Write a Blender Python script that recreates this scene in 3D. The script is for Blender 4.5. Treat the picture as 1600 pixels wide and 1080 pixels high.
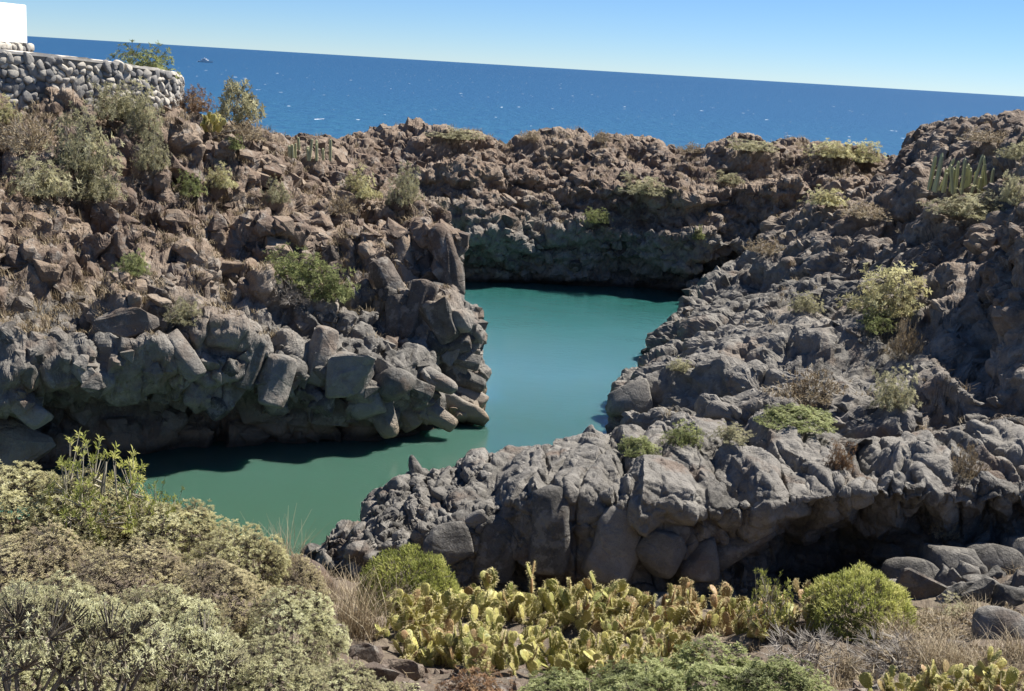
import bpy, bmesh, math, random
import numpy as np
from mathutils import Matrix, Vector, Quaternion

for o in list(bpy.data.objects):
    bpy.data.objects.remove(o)
SC = bpy.context.scene
COL = SC.collection
R = math.radians

# ------------------------------------------------------------------ camera
CAM_H = 14.0
F = 1931.0                      # focal length in pixels of a 1600 px wide frame
PITCH, ROLL = 12.75, 3.47
cam_data = bpy.data.cameras.new('camera')
cam = bpy.data.objects.new('camera', cam_data)
COL.objects.link(cam)
cam_data.sensor_width = 36.0
cam_data.sensor_fit = 'HORIZONTAL'
cam_data.lens = 36.0 * F / 1600.0
cam_data.clip_start = 0.3
cam_data.clip_end = 200000.0
CAM_M = Matrix.Rotation(R(90 - PITCH), 3, 'X') @ Matrix.Rotation(R(ROLL), 3, 'Z')
cam.matrix_world = Matrix.Translation((0, 0, CAM_H)) @ CAM_M.to_4x4()
SC.camera = cam

# ------------------------------------------------------------------ sky, sun, exposure
SUN_EL, SUN_AZ = 55.0, 57.0     # azimuth clockwise from the view direction (+Y)
world = bpy.data.worlds.new('World')
SC.world = world
world.use_nodes = True
wn = world.node_tree.nodes
wl = world.node_tree.links
sky = wn.new('ShaderNodeTexSky')
sky.sky_type = 'NISHITA'
sky.sun_disc = False
sky.sun_elevation = R(SUN_EL)
sky.sun_rotation = R(SUN_AZ)
sky.altitude = 8000.0
sky.air_density = 2.0
sky.dust_density = 0.5
sky.ozone_density = 10.0
wl.new(sky.outputs[0], wn['Background'].inputs[0])
wn['Background'].inputs[1].default_value = 0.060
sun_data = bpy.data.lights.new('sun', 'SUN')
sun_data.energy = 5.0
sun_data.angle = R(0.53)
sun_data.color = (1.0, 0.95, 0.87)
sun = bpy.data.objects.new('sun', sun_data)
COL.objects.link(sun)
SUN_DIR = Vector((math.sin(R(SUN_AZ)) * math.cos(R(SUN_EL)), math.cos(R(SUN_AZ)) * math.cos(R(SUN_EL)), math.sin(R(SUN_EL))))
sun.rotation_euler = SUN_DIR.to_track_quat('Z', 'Y').to_euler()
sun.location = (30, 20, 60)
SC.view_settings.view_transform = 'Standard'
SC.view_settings.look = 'None'
SC.view_settings.gamma = 1.0
SC.view_settings.use_curve_mapping = False
SC.view_settings.exposure = 1.05
SC.cycles.use_denoising = True
SC.cycles.max_bounces = 6
SC.cycles.transparent_max_bounces = 4

# ------------------------------------------------------------------ geometry of the view: pixel + distance -> place
CM = np.array(CAM_M)
def ray(px, py):
    d = CM @ np.array([(px - 800.0) / F, -(py - 540.0) / F, -1.0])
    return d
def P(px, py, Y):
    d = ray(px, py)
    return np.array([0, 0, CAM_H]) + d * (Y / d[1])
def W(px, py, z=0.0):
    d = ray(px, py)
    return np.array([0, 0, CAM_H]) + d * ((z - CAM_H) / d[2])
def project(V):
    q = (V - np.array([0, 0, CAM_H])) @ CM
    depth = -q[:, 2]
    dd = np.maximum(depth, 1e-3)
    return np.stack([800 + F * q[:, 0] / dd, 540 - F * q[:, 1] / dd, depth], 1)

# ------------------------------------------------------------------ noise in numpy
def hsh(ix, iy, iz, k):
    h = (ix.astype(np.int64) * 374761393 + iy.astype(np.int64) * 668265263 + iz.astype(np.int64) * 2147483647 + k * 974634777) & 0xFFFFFFFF
    h = ((h ^ (h >> 13)) * 1274126177) & 0xFFFFFFFF
    h = ((h ^ (h >> 16)) * 2246822519) & 0xFFFFFFFF
    h = h ^ (h >> 13)
    return (h & 0xFFFFFF).astype(np.float64) / float(0xFFFFFF)
def vnoise(p, k=0):
    i = np.floor(p).astype(np.int64)
    f = p - i
    u = f * f * (3 - 2 * f)
    r = 0
    for dx in (0, 1):
        wx = u[:, 0] if dx else 1 - u[:, 0]
        for dy in (0, 1):
            wy = u[:, 1] if dy else 1 - u[:, 1]
            for dz in (0, 1):
                wz = u[:, 2] if dz else 1 - u[:, 2]
                r = r + wx * wy * wz * hsh(i[:, 0] + dx, i[:, 1] + dy, i[:, 2] + dz, k)
    return r * 2 - 1
def fbm(p, oct=3, k=0, gain=0.5):
    a, s, r = 1.0, 1.0, 0
    for o in range(oct):
        r = r + a * vnoise(p * s + 17.3 * o, k + o)
        a *= gain
        s *= 2.03
    return r
def worley(p, k=0):
    i = np.floor(p).astype(np.int64)
    n = len(p)
    F1 = np.full(n, 9.0)
    F2 = np.full(n, 9.0)
    off = np.zeros((n, 3))
    cid = np.zeros((n, 3), np.int64)
    for dx in (-1, 0, 1):
        for dy in (-1, 0, 1):
            for dz in (-1, 0, 1):
                c0, c1, c2 = i[:, 0] + dx, i[:, 1] + dy, i[:, 2] + dz
                q = np.stack([c0 + hsh(c0, c1, c2, k), c1 + hsh(c0, c1, c2, k + 1), c2 + hsh(c0, c1, c2, k + 2)], 1)
                d = p - q
                l = np.sqrt((d * d).sum(1))
                m = l < F1
                F2 = np.where(m, F1, np.minimum(F2, l))
                F1 = np.where(m, l, F1)
                off[m] = d[m]
                cid[m, 0] = c0[m]
                cid[m, 1] = c1[m]
                cid[m, 2] = c2[m]
    rnd = np.stack([hsh(cid[:, 0], cid[:, 1], cid[:, 2], k + 7 + j) for j in range(4)], 1)
    return F1, F2, off, rnd
_rs = np.random.RandomState(5)
_POLY = []
for _i in range(48):            # random convex shapes: eight cutting planes each, roughly all around
    q = _rs.normal(size=(8, 3))
    for _ in range(30):
        q /= np.linalg.norm(q, axis=1, keepdims=True)
        dq = q[:, None] - q[None]
        q = q + 0.06 * (dq / (np.linalg.norm(dq, axis=2, keepdims=True) ** 3 + 1e-3)).sum(1)
    q /= np.linalg.norm(q, axis=1, keepdims=True)
    _POLY.append(q / _rs.uniform(0.8, 1.25, (8, 1)))
_POLY = np.array(_POLY)
def blocks(V, size, amp, k, stretch=(1, 1, 1), warp=0.09, side=3.4, top=0.85, crack=0.22):
    """fractured rock: the upper envelope of convex blocks packed together, creased at the joints"""
    p = V / (np.array(stretch) * size)
    if warp:
        p = p + warp * np.stack([fbm(p * 1.3 + 5, 2, k + 50), fbm(p * 1.3 + 31, 2, k + 60), fbm(p * 1.3 + 77, 2, k + 70)], 1)
    p = p.astype(np.float32)
    i = np.floor(p).astype(np.int64)
    n = len(p)
    H = np.full(n, -9.0, np.float32)
    H2 = np.full(n, -9.0, np.float32)
    T = np.zeros(n, np.float32)
    for dx in (-1, 0, 1):
        for dy in (-1, 0, 1):
            for dz in (-1, 0, 1):
                c0, c1, c2 = i[:, 0] + dx, i[:, 1] + dy, i[:, 2] + dz
                j = [hsh(c0, c1, c2, k + q).astype(np.float32) for q in range(5)]
                dX = p[:, 0] - (c0 + j[0])
                dY = p[:, 1] - (c1 + j[1])
                dZ = p[:, 2] - (c2 + j[2])
                near = np.where(dX * dX + dY * dY + dZ * dZ < 1.5)[0]
                if not len(near):
                    continue
                dX, dY, dZ = dX[near], dY[near], dZ[near]
                pl = _POLY[(j[3][near] * 47.99).astype(int)].astype(np.float32)
                dots = pl[:, :, 0] * dX[:, None] + pl[:, :, 1] * dY[:, None] + pl[:, :, 2] * dZ[:, None]
                poly = dots.max(1)
                h0 = top * (j[4][near] - 0.35)
                tilt = 0.5 * (pl[:, 0, 0] * dX + pl[:, 0, 1] * dY + pl[:, 0, 2] * dZ)
                h = np.minimum(h0 + tilt, side * (0.62 - poly))
                hn = H[near]
                m = h > hn
                H2[near] = np.where(m, hn, np.maximum(H2[near], h))
                H[near[m]] = h[m]
                T[near[m]] = j[4][near[m]]
    H = np.maximum(H, -0.6)
    H = H - crack * np.exp(-((H - np.maximum(H2, -0.6)) / 0.09) ** 2)
    return amp * H.astype(float), T.astype(float)

# ------------------------------------------------------------------ mesh helpers
def mesh_np(name, V, faces, mat=None, smooth=False, attrs=None):
    me = bpy.data.meshes.new(name)
    V = np.asarray(V, np.float32)
    faces = np.asarray(faces, np.int32)
    nf, k = faces.shape
    me.vertices.add(len(V))
    me.vertices.foreach_set('co', V.ravel())
    me.loops.add(nf * k)
    me.loops.foreach_set('vertex_index', faces.ravel())
    me.polygons.add(nf)
    me.polygons.foreach_set('loop_start', np.arange(0, nf * k, k, dtype=np.int32))
    me.polygons.foreach_set('loop_total', np.full(nf, k, np.int32))
    me.polygons.foreach_set('use_smooth', np.full(nf, smooth, bool))
    if attrs:
        for an, av in attrs.items():
            a = me.attributes.new(an, 'FLOAT', 'POINT')
            a.data.foreach_set('value', np.asarray(av, np.float32))
    me.update(calc_edges=True)
    if mat:
        for m in (mat if isinstance(mat, (list, tuple)) else [mat]):
            me.materials.append(m)
    return me
def link(name, data, parent=None, loc=None, rot=None, scale=None):
    o = bpy.data.objects.new(name, data)
    COL.objects.link(o)
    if parent is not None:
        o.parent = parent
    if loc is not None:
        o.location = loc
    if rot is not None:
        o.rotation_mode = 'QUATERNION' if isinstance(rot, Quaternion) else 'XYZ'
        if isinstance(rot, Quaternion):
            o.rotation_quaternion = rot
        else:
            o.rotation_euler = rot
    if scale is not None:
        o.scale = scale if hasattr(scale, '__len__') else (scale,) * 3
    return o
def tag(o, label=None, cat=None, group=None, kind=None):
    if label: o['label'] = label
    if cat: o['category'] = cat
    if group: o['group'] = group
    if kind: o['kind'] = kind
    return o
def hermite(T, C, t):
    """smooth interpolation of C (n, ...) given at T, sampled at t"""
    n = len(T)
    m = np.zeros_like(C)
    for i in range(n):
        a, b = max(i - 1, 0), min(i + 1, n - 1)
        m[i] = (C[b] - C[a]) / (T[b] - T[a])
    j = np.clip(np.searchsorted(T, t, side='right') - 1, 0, n - 2)
    h = T[j + 1] - T[j]
    s = (t - T[j]) / h
    sh = (-1,) + (1,) * (C.ndim - 1)
    s = s.reshape(sh); h = h.reshape(sh)
    h00 = 2 * s**3 - 3 * s**2 + 1; h10 = s**3 - 2 * s**2 + s; h01 = -2 * s**3 + 3 * s**2; h11 = s**3 - s**2
    return h00 * C[j] + h10 * h * m[j] * 0.8 + h01 * C[j + 1] + h11 * h * m[j + 1] * 0.8
def loft(C, nu, nv):
    C = np.array(C, float)
    S = project(C.reshape(-1, 3))[:, :2].reshape(C.shape[0], C.shape[1], 2)
    S = np.clip(S, -400, 2000)
    lu = np.linalg.norm(np.diff(S, axis=0), axis=2).mean(1) + 6
    lv = np.linalg.norm(np.diff(S, axis=1), axis=2).mean(0) + 6
    TU = np.concatenate([[0], np.cumsum(lu)])
    TV = np.concatenate([[0], np.cumsum(lv)])
    G = hermite(TU, C, np.linspace(0, TU[-1], nu))
    G = hermite(TV, G.transpose(1, 0, 2), np.linspace(0, TV[-1], nv)).transpose(1, 0, 2)
    return G
def grid_faces(nu, nv):
    a = (np.arange(nu - 1)[:, None] * nv + np.arange(nv - 1)[None]).ravel()
    return np.stack([a, a + nv, a + nv + 1, a + 1], 1)
def grid_normals(G):
    du = np.gradient(G, axis=0)
    dv = np.gradient(G, axis=1)
    n = np.cross(du, dv)
    n /= np.linalg.norm(n, axis=2, keepdims=True) + 1e-9
    return n

# ------------------------------------------------------------------ materials
def new_mat(name):
    m = bpy.data.materials.new(name)
    m.use_nodes = True
    nt = m.node_tree
    return m, nt.nodes, nt.links, nt.nodes['Principled BSDF']
def noise(n, l, vec, scale, detail=4, rough=0.55):
    t = n.new('ShaderNodeTexNoise')
    t.inputs['Scale'].default_value = scale
    t.inputs['Detail'].default_value = detail
    t.inputs['Roughness'].default_value = rough
    l.new(vec, t.inputs['Vector'])
    return t.outputs['Fac']
def ramp(n, l, fac, stops):
    r = n.new('ShaderNodeValToRGB')
    while len(r.color_ramp.elements) < len(stops):
        r.color_ramp.elements.new(0.5)
    for e, (p, c) in zip(r.color_ramp.elements, stops):
        e.position = p
        e.color = (c[0], c[1], c[2], 1) if hasattr(c, '__len__') else (c, c, c, 1)
    l.new(fac, r.inputs[0])
    return r.outputs[0]
def mixc(n, l, fac, a, b, mode='MIX'):
    m = n.new('ShaderNodeMix')
    m.data_type = 'RGBA'
    m.blend_type = mode
    for sock, v in ((m.inputs[0], fac), (m.inputs[6], a), (m.inputs[7], b)):
        if hasattr(v, 'is_output'):
            l.new(v, sock)
        elif isinstance(v, (int, float)):
            sock.default_value = v
        else:
            sock.default_value = (v[0], v[1], v[2], 1)
    return m.outputs[2]
def math_(n, l, op, a, b=None, clamp=False):
    m = n.new('ShaderNodeMath')
    m.operation = op
    m.use_clamp = clamp
    for s, v in ((m.inputs[0], a), (m.inputs[1], b)):
        if v is None: continue
        if hasattr(v, 'is_output'): l.new(v, s)
        else: s.default_value = v
    return m.outputs[0]
def maprange(n, l, v, a, b, c=0.0, d=1.0):
    m = n.new('ShaderNodeMapRange')
    l.new(v, m.inputs[0])
    for i, x in enumerate((a, b, c, d)):
        m.inputs[i + 1].default_value = x
    return m.outputs[0]
def bump(n, l, h, strength, dist, prev=None):
    b = n.new('ShaderNodeBump')
    b.inputs['Strength'].default_value = strength
    b.inputs['Distance'].default_value = dist
    l.new(h, b.inputs['Height'])
    if prev is not None:
        l.new(prev, b.inputs['Normal'])
    return b.outputs[0]

GREY_D, GREY_L = (0.058, 0.055, 0.050), (0.25, 0.232, 0.205)
BRN_D, BRN_L = (0.070, 0.050, 0.040), (0.31, 0.24, 0.175)
def rock_material(name, z0, z1, wob, island=False, brown=1.0, tan_water=0.0):
    """basalt: grey below, weathered reddish brown towards the top (height with a ragged border)"""
    m, n, l, b = new_mat(name)
    geo = n.new('ShaderNodeNewGeometry')
    pos = geo.outputs['Position']
    sep = n.new('ShaderNodeSeparateXYZ')
    l.new(pos, sep.inputs[0])
    n1 = noise(n, l, pos, 0.35, 5, 0.6)
    n2 = noise(n, l, pos, 2.6, 6, 0.65)
    n3 = noise(n, l, pos, 13.0, 5, 0.7)
    at = n.new('ShaderNodeAttribute')
    at.attribute_name = 'tint'
    if island:
        oi = n.new('ShaderNodeObjectInfo')
        tint = math_(n, l, 'FRACT', math_(n, l, 'ADD', geo.outputs['Random Per Island'], oi.outputs['Random']))
    else:
        tint = at.outputs['Fac']
    hgt = math_(n, l, 'ADD', sep.outputs[2], math_(n, l, 'MULTIPLY', math_(n, l, 'SUBTRACT', n1, 0.5), wob * 2))
    hgt = math_(n, l, 'ADD', hgt, math_(n, l, 'MULTIPLY', math_(n, l, 'SUBTRACT', tint, 0.5), wob * 0.5))
    fb = math_(n, l, 'MULTIPLY', maprange(n, l, hgt, z0, z1), brown)
    v = math_(n, l, 'ADD', math_(n, l, 'MULTIPLY', n2, 0.55), math_(n, l, 'MULTIPLY', tint, 0.45))
    g = ramp(n, l, v, [(0.25, GREY_D), (0.75, GREY_L)])
    br = ramp(n, l, v, [(0.22, BRN_D), (0.5, (0.155, 0.112, 0.084)), (0.8, BRN_L)])
    c = mixc(n, l, fb, g, br)
    n5 = noise(n, l, pos, 45.0, 3, 0.6)
    c = mixc(n, l, ramp(n, l, n5, [(0.30, 0.55), (0.46, 0.0)]), c, (0.045, 0.04, 0.036))
    # pale lichen and dust crust in patches
    cr = ramp(n, l, n3, [(0.56, 0.0), (0.72, 1.0)])
    c = mixc(n, l, math_(n, l, 'MULTIPLY', cr, 0.35), c, (0.34, 0.31, 0.26))
    n6 = noise(n, l, pos, 1.7, 6, 0.7)            # ragged pale lichen on exposed stone, rusty seepage
    c = mixc(n, l, math_(n, l, 'MULTIPLY', ramp(n, l, n6, [(0.54, 0.0), (0.60, 1.0)]), 0.42), c, (0.32, 0.30, 0.265))
    n7 = noise(n, l, pos, 0.55, 4, 0.6)
    c = mixc(n, l, math_(n, l, 'MULTIPLY', ramp(n, l, n7, [(0.56, 0.0), (0.68, 1.0)]), 0.45), c, (0.155, 0.095, 0.06))
    if tan_water:
        t1 = math_(n, l, 'MULTIPLY', maprange(n, l, math_(n, l, 'ADD', sep.outputs[2], math_(n, l, 'MULTIPLY', n2, -0.5)), 1.0, 0.2), tan_water)
        c = mixc(n, l, t1, c, (0.30, 0.225, 0.15))
    wet = maprange(n, l, math_(n, l, 'ADD', sep.outputs[2], math_(n, l, 'MULTIPLY', n2, 0.25)), 0.62, 0.3)
    c = mixc(n, l, math_(n, l, 'MULTIPLY', wet, 0.8), c, (0.03, 0.028, 0.022))
    l.new(c, b.inputs['Base Color'])
    l.new(maprange(n, l, n2, 0, 1, 0.95, 0.75), b.inputs['Roughness'])
    b.inputs['Specular IOR Level'].default_value = 0.25
    vo = n.new('ShaderNodeTexVoronoi')          # chipped facets and hairline joints
    vo.inputs['Scale'].default_value = 1.5
    wv = n.new('ShaderNodeVectorMath'); wv.operation = 'MULTIPLY_ADD'
    nz = n.new('ShaderNodeTexNoise'); nz.inputs['Scale'].default_value = 1.1; nz.inputs['Detail'].default_value = 3
    l.new(pos, nz.inputs['Vector'])
    l.new(nz.outputs['Color'], wv.inputs[0]); wv.inputs[1].default_value = (0.7, 0.7, 0.7); l.new(pos, wv.inputs[2])
    l.new(wv.outputs[0], vo.inputs['Vector'])
    ve = n.new('ShaderNodeTexVoronoi'); ve.feature = 'DISTANCE_TO_EDGE'
    ve.inputs['Scale'].default_value = 0.8
    l.new(wv.outputs[0], ve.inputs['Vector'])
    jt = maprange(n, l, ve.outputs['Distance'], 0.0, 0.045)
    hh = math_(n, l, 'MULTIPLY', jt, 0.02)
    hh = math_(n, l, 'ADD', hh, math_(n, l, 'MULTIPLY', vo.outputs['Distance'], 0.11))
    hh = math_(n, l, 'ADD', hh, math_(n, l, 'MULTIPLY', n2, 0.10))
    hh = math_(n, l, 'ADD', hh, math_(n, l, 'MULTIPLY', n3, 0.06))
    bb = bump(n, l, hh, 1.0, 1.0)
    l.new(bb, b.inputs['Normal'])
    return m
M = {}
M['rock_head'] = rock_material('basalt_headland', 4.3, 6.6, 2.0, tan_water=0.85)
M['rock_far'] = rock_material('basalt_far_cliff', 3.4, 6.4, 1.8)
M['rock_hill'] = rock_material('basalt_hillside', 3.8, 7.0, 2.2, brown=0.85)
M['rock_ledge'] = rock_material('basalt_ledge', 4.6, 9.0, 1.5, brown=0.5)
M['rock_head_loose'] = rock_material('basalt_headland_blocks', 4.3, 6.6, 2.0, island=True, tan_water=0.85)
M['rock_far_loose'] = rock_material('basalt_far_cliff_blocks', 3.4, 6.4, 1.8, island=True)
M['rock_hill_loose'] = rock_material('basalt_hillside_blocks', 3.8, 7.0, 2.2, island=True, brown=0.85)
M['rock_ledge_loose'] = rock_material('basalt_ledge_blocks', 4.6, 9.0, 1.5, island=True, brown=0.5)

M['rock_bank_loose'] = rock_material('brown_bank_stones', -6.0, -4.0, 0.5, island=True, brown=0.75)

def soil_material():
    m, n, l, b = new_mat('dry_stony_soil')
    geo = n.new('ShaderNodeNewGeometry')
    pos = geo.outputs['Position']
    n1 = noise(n, l, pos, 0.7, 5)
    n2 = noise(n, l, pos, 7.0, 6, 0.7)
    c = ramp(n, l, n1, [(0.3, (0.10, 0.078, 0.058)), (0.55, (0.17, 0.138, 0.102)), (0.75, (0.27, 0.23, 0.17))])
    c = mixc(n, l, ramp(n, l, n2, [(0.35, 0.0), (0.7, 1.0)]), c, (0.10, 0.078, 0.062))
    l.new(c, b.inputs['Base Color'])
    b.inputs['Roughness'].default_value = 0.95
    b.inputs['Specular IOR Level'].default_value = 0.2
    bb = bump(n, l, n2, 0.8, 0.08)
    l.new(bb, b.inputs['Normal'])
    return m
M['soil'] = soil_material()

def cove_material():
    m, n, l, b = new_mat('cove_water')
    geo = n.new('ShaderNodeNewGeometry')
    mp = n.new('ShaderNodeMapping')
    l.new(geo.outputs['Position'], mp.inputs[0])
    pos = geo.outputs['Position']
    n1 = noise(n, l, pos, 0.07, 3)
    sp = n.new('ShaderNodeSeparateXYZ')
    l.new(pos, sp.inputs[0])
    cove_y = math_(n, l, 'ADD', sp.outputs[1], math_(n, l, 'MULTIPLY', math_(n, l, 'SUBTRACT', n1, 0.5), 14.0))
    # greener over the shallow inner end; deeper middle bluer, with sky reflection painted in
    c = ramp(n, l, maprange(n, l, cove_y, 34.0, 76.0), [(0.0, (0.046, 0.098, 0.066)), (0.3, (0.048, 0.112, 0.092)), (0.55, (0.072, 0.175, 0.215)), (0.8, (0.050, 0.150, 0.165)), (1.0, (0.022, 0.100, 0.092))])
    l.new(c, b.inputs['Base Color'])
    b.inputs['Roughness'].default_value = 0.045
    b.inputs['IOR'].default_value = 1.5
    b.inputs['Subsurface Weight'].default_value = 1.0
    b.inputs['Subsurface Radius'].default_value = (0.6, 1.0, 0.9)
    b.inputs['Subsurface Scale'].default_value = 1.6
    mp.inputs['Rotation'].default_value = (0, 0, R(35))
    mp.inputs['Scale'].default_value = (1.0, 2.2, 1.0)
    w1 = noise(n, l, mp.outputs[0], 1.3, 3, 0.6)
    w2 = noise(n, l, mp.outputs[0], 5.0, 2, 0.6)
    # light breeze: ripples come in patches, stronger towards the open end
    wp = math_(n, l, 'MULTIPLY', maprange(n, l, noise(n, l, pos, 0.16, 3), 0.35, 0.65, 0.15, 1.0), maprange(n, l, sp.outputs[1], 42.0, 72.0, 0.4, 1.0))
    bb = bump(n, l, math_(n, l, 'MULTIPLY', math_(n, l, 'ADD', math_(n, l, 'MULTIPLY', w1, 0.028), math_(n, l, 'MULTIPLY', w2, 0.018)), wp), 1.0, 1.0)
    l.new(bb, b.inputs['Normal'])
    return m
def sea_material():
    m, n, l, b = new_mat('open_sea')
    geo = n.new('ShaderNodeNewGeometry')
    pos = geo.outputs['Position']
    sep = n.new('ShaderNodeSeparateXYZ')
    l.new(pos, sep.inputs[0])
    mp = n.new('ShaderNodeMapping')
    l.new(pos, mp.inputs[0])
    mp.inputs['Scale'].default_value = (0.35, 0.16, 1)
    n1 = noise(n, l, mp.outputs[0], 0.12, 5, 0.6)
    d = math_(n, l, 'ADD', sep.outputs[1], math_(n, l, 'MULTIPLY', math_(n, l, 'SUBTRACT', n1, 0.5), 160.0))
    dl = math_(n, l, 'LOGARITHM', math_(n, l, 'MAXIMUM', d, 60.0), 10.0)
    # shallow turquoise by the rocks, deep blue farther out
    c = ramp(n, l, maprange(n, l, dl, 1.9, 3.4), [(0.0, (0.028, 0.138, 0.180)), (0.22, (0.022, 0.098, 0.165)), (0.55, (0.016, 0.070, 0.146)), (1.0, (0.012, 0.056, 0.124))])
    n2 = noise(n, l, mp.outputs[0], 0.8, 5, 0.65)
    c = mixc(n, l, ramp(n, l, n2, [(0.36, 0.8), (0.56, 0.0)]), c, (0.010, 0.055, 0.13))  # darker streaks: shading of the waves painted into the colour
    mp2 = n.new('ShaderNodeMapping')
    l.new(pos, mp2.inputs[0])
    mp2.inputs['Scale'].default_value = (0.5, 0.13, 1)
    n3 = noise(n, l, mp2.outputs[0], 0.55, 4, 0.55)
    n4 = noise(n, l, pos, 0.012, 2)
    foam = ramp(n, l, math_(n, l, 'ADD', n3, math_(n, l, 'MULTIPLY', n4, 0.1)), [(0.745, 0.0), (0.765, 1.0)])
    c = mixc(n, l, math_(n, l, 'MULTIPLY', foam, 0.9), c, (0.75, 0.8, 0.82))
    l.new(c, b.inputs['Base Color'])
    b.inputs['Roughness'].default_value = 0.35
    b.inputs['IOR'].default_value = 1.33
    b.inputs['Specular IOR Level'].default_value = 0.22
    bb = bump(n, l, noise(n, l, mp.outputs[0], 1.2, 5, 0.65), 0.9, 1.0)
    l.new(bb, b.inputs['Normal'])
    return m
M['cove'] = cove_material()
M['sea'] = sea_material()

# ------------------------------------------------------------------ water
def sheet(name, xs, ys, z, mat):
    V = [(x, y, z) for x in xs for y in ys]
    return link(name, mesh_np(name, V, grid_faces(len(xs), len(ys))[:, ::-1], mat))
sea = sheet('sea', [-90000, -8000, -900, -120, 0, 120, 900, 8000, 90000], [20, 90, 140, 300, 900, 4000, 20000, 140000], -0.01, M['sea'])
tag(sea, 'deep blue open sea with small whitecaps reaching the horizon', 'sea', kind='structure')
cove = sheet('cove', [-45, 0, 40], [26, 60, 94], 0.0, M['cove'])
tag(cove, 'calm green turquoise cove water between the dark rocks', 'water', kind='structure')

# ------------------------------------------------------------------ rock masses (lofted between surveyed points, then fractured)
ALLV = []                       # for finding the visible surface under a pixel
MASS = {}
def blur(A, ax, n):
    for _ in range(n):
        lo = np.concatenate([np.take(A, [0], ax), np.take(A, range(A.shape[ax] - 1), ax)], ax)
        hi = np.concatenate([np.take(A, range(1, A.shape[ax]), ax), np.take(A, [-1], ax)], ax)
        A = 0.25 * lo + 0.5 * A + 0.25 * hi
    return A
def respace(G, extra, wz=1.0):
    """slide the grid points along each profile so that steep steps get enough of them"""
    nu, nv = G.shape[:2]
    X = G[..., :3]
    S = project(X.reshape(-1, 3)).reshape(nu, nv, 3)
    dep = np.clip(S[..., 2:3], 8, None)
    Wd = X / dep.mean() * F
    seg = np.linalg.norm(np.diff(np.clip(S[..., :2], -500, 2100), axis=1), axis=2) + 0.35 * np.linalg.norm(np.diff(Wd, axis=1), axis=2) + 0.15
    seg = np.minimum(seg, 40)
    cdf = np.concatenate([np.zeros((nu, 1)), np.cumsum(seg, 1)], 1)
    cdf /= cdf[:, -1:]
    cdf = blur(cdf, 0, 10)
    t = np.linspace(0, 1, int(nv * extra))
    out = np.zeros((nu, len(t), G.shape[2]))
    for i in range(nu):
        for c in range(G.shape[2]):
            out[i, :, c] = np.interp(t, cdf[i], G[i, :, c])
    return out
def mass(name, C, nu, nv, mat, stages, label, cat, soft=0.5):
    G = loft(C, nu, nv)
    tint = np.zeros((nu, nv, 1))
    flip = None
    for si, st in enumerate(stages):
        N = grid_normals(G)
        if flip is None:
            toc = np.array([0, 0, CAM_H + 8]) - G
            flip = (N * toc).sum(2).mean() < 0
        if flip: N = -N
        nb = (0, 3, 2, 1)[min(si, 3)]
        N = blur(blur(N, 0, nb), 1, nb)
        N /= np.linalg.norm(N, axis=2, keepdims=True) + 1e-9
        d, t = st(G.reshape(-1, 3), N.reshape(-1, 3))
        d = d - np.median(d)
        G = G + N * d.reshape(G.shape[0], G.shape[1], 1)
        tint = tint + (0.55, 0.3, 0.15, 0)[si] * t.reshape(tint.shape)
        G = (1 - soft) * G + soft * blur(blur(G, 0, 1), 1, 1)
        if si < len(stages) - 1:
            q = respace(np.concatenate([G, tint], 2), 1.0)
            G, tint = q[..., :3], q[..., 3:4]
    N = grid_normals(G)
    if flip: N = -N
    N = blur(blur(N, 0, 4), 1, 4)
    N /= np.linalg.norm(N, axis=2, keepdims=True) + 1e-9
    nu, nv = G.shape[:2]
    fc = grid_faces(nu, nv)
    if flip:
        fc = fc[:, ::-1]
    V2 = G.reshape(-1, 3)
    o = link(name, mesh_np(name, V2, fc, mat, attrs={'tint': tint.ravel()}))
    tag(o, label, cat, kind='structure')
    ALLV.append(V2)
    MASS[name] = dict(obj=o, G=G, N=N)
    return o

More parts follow.
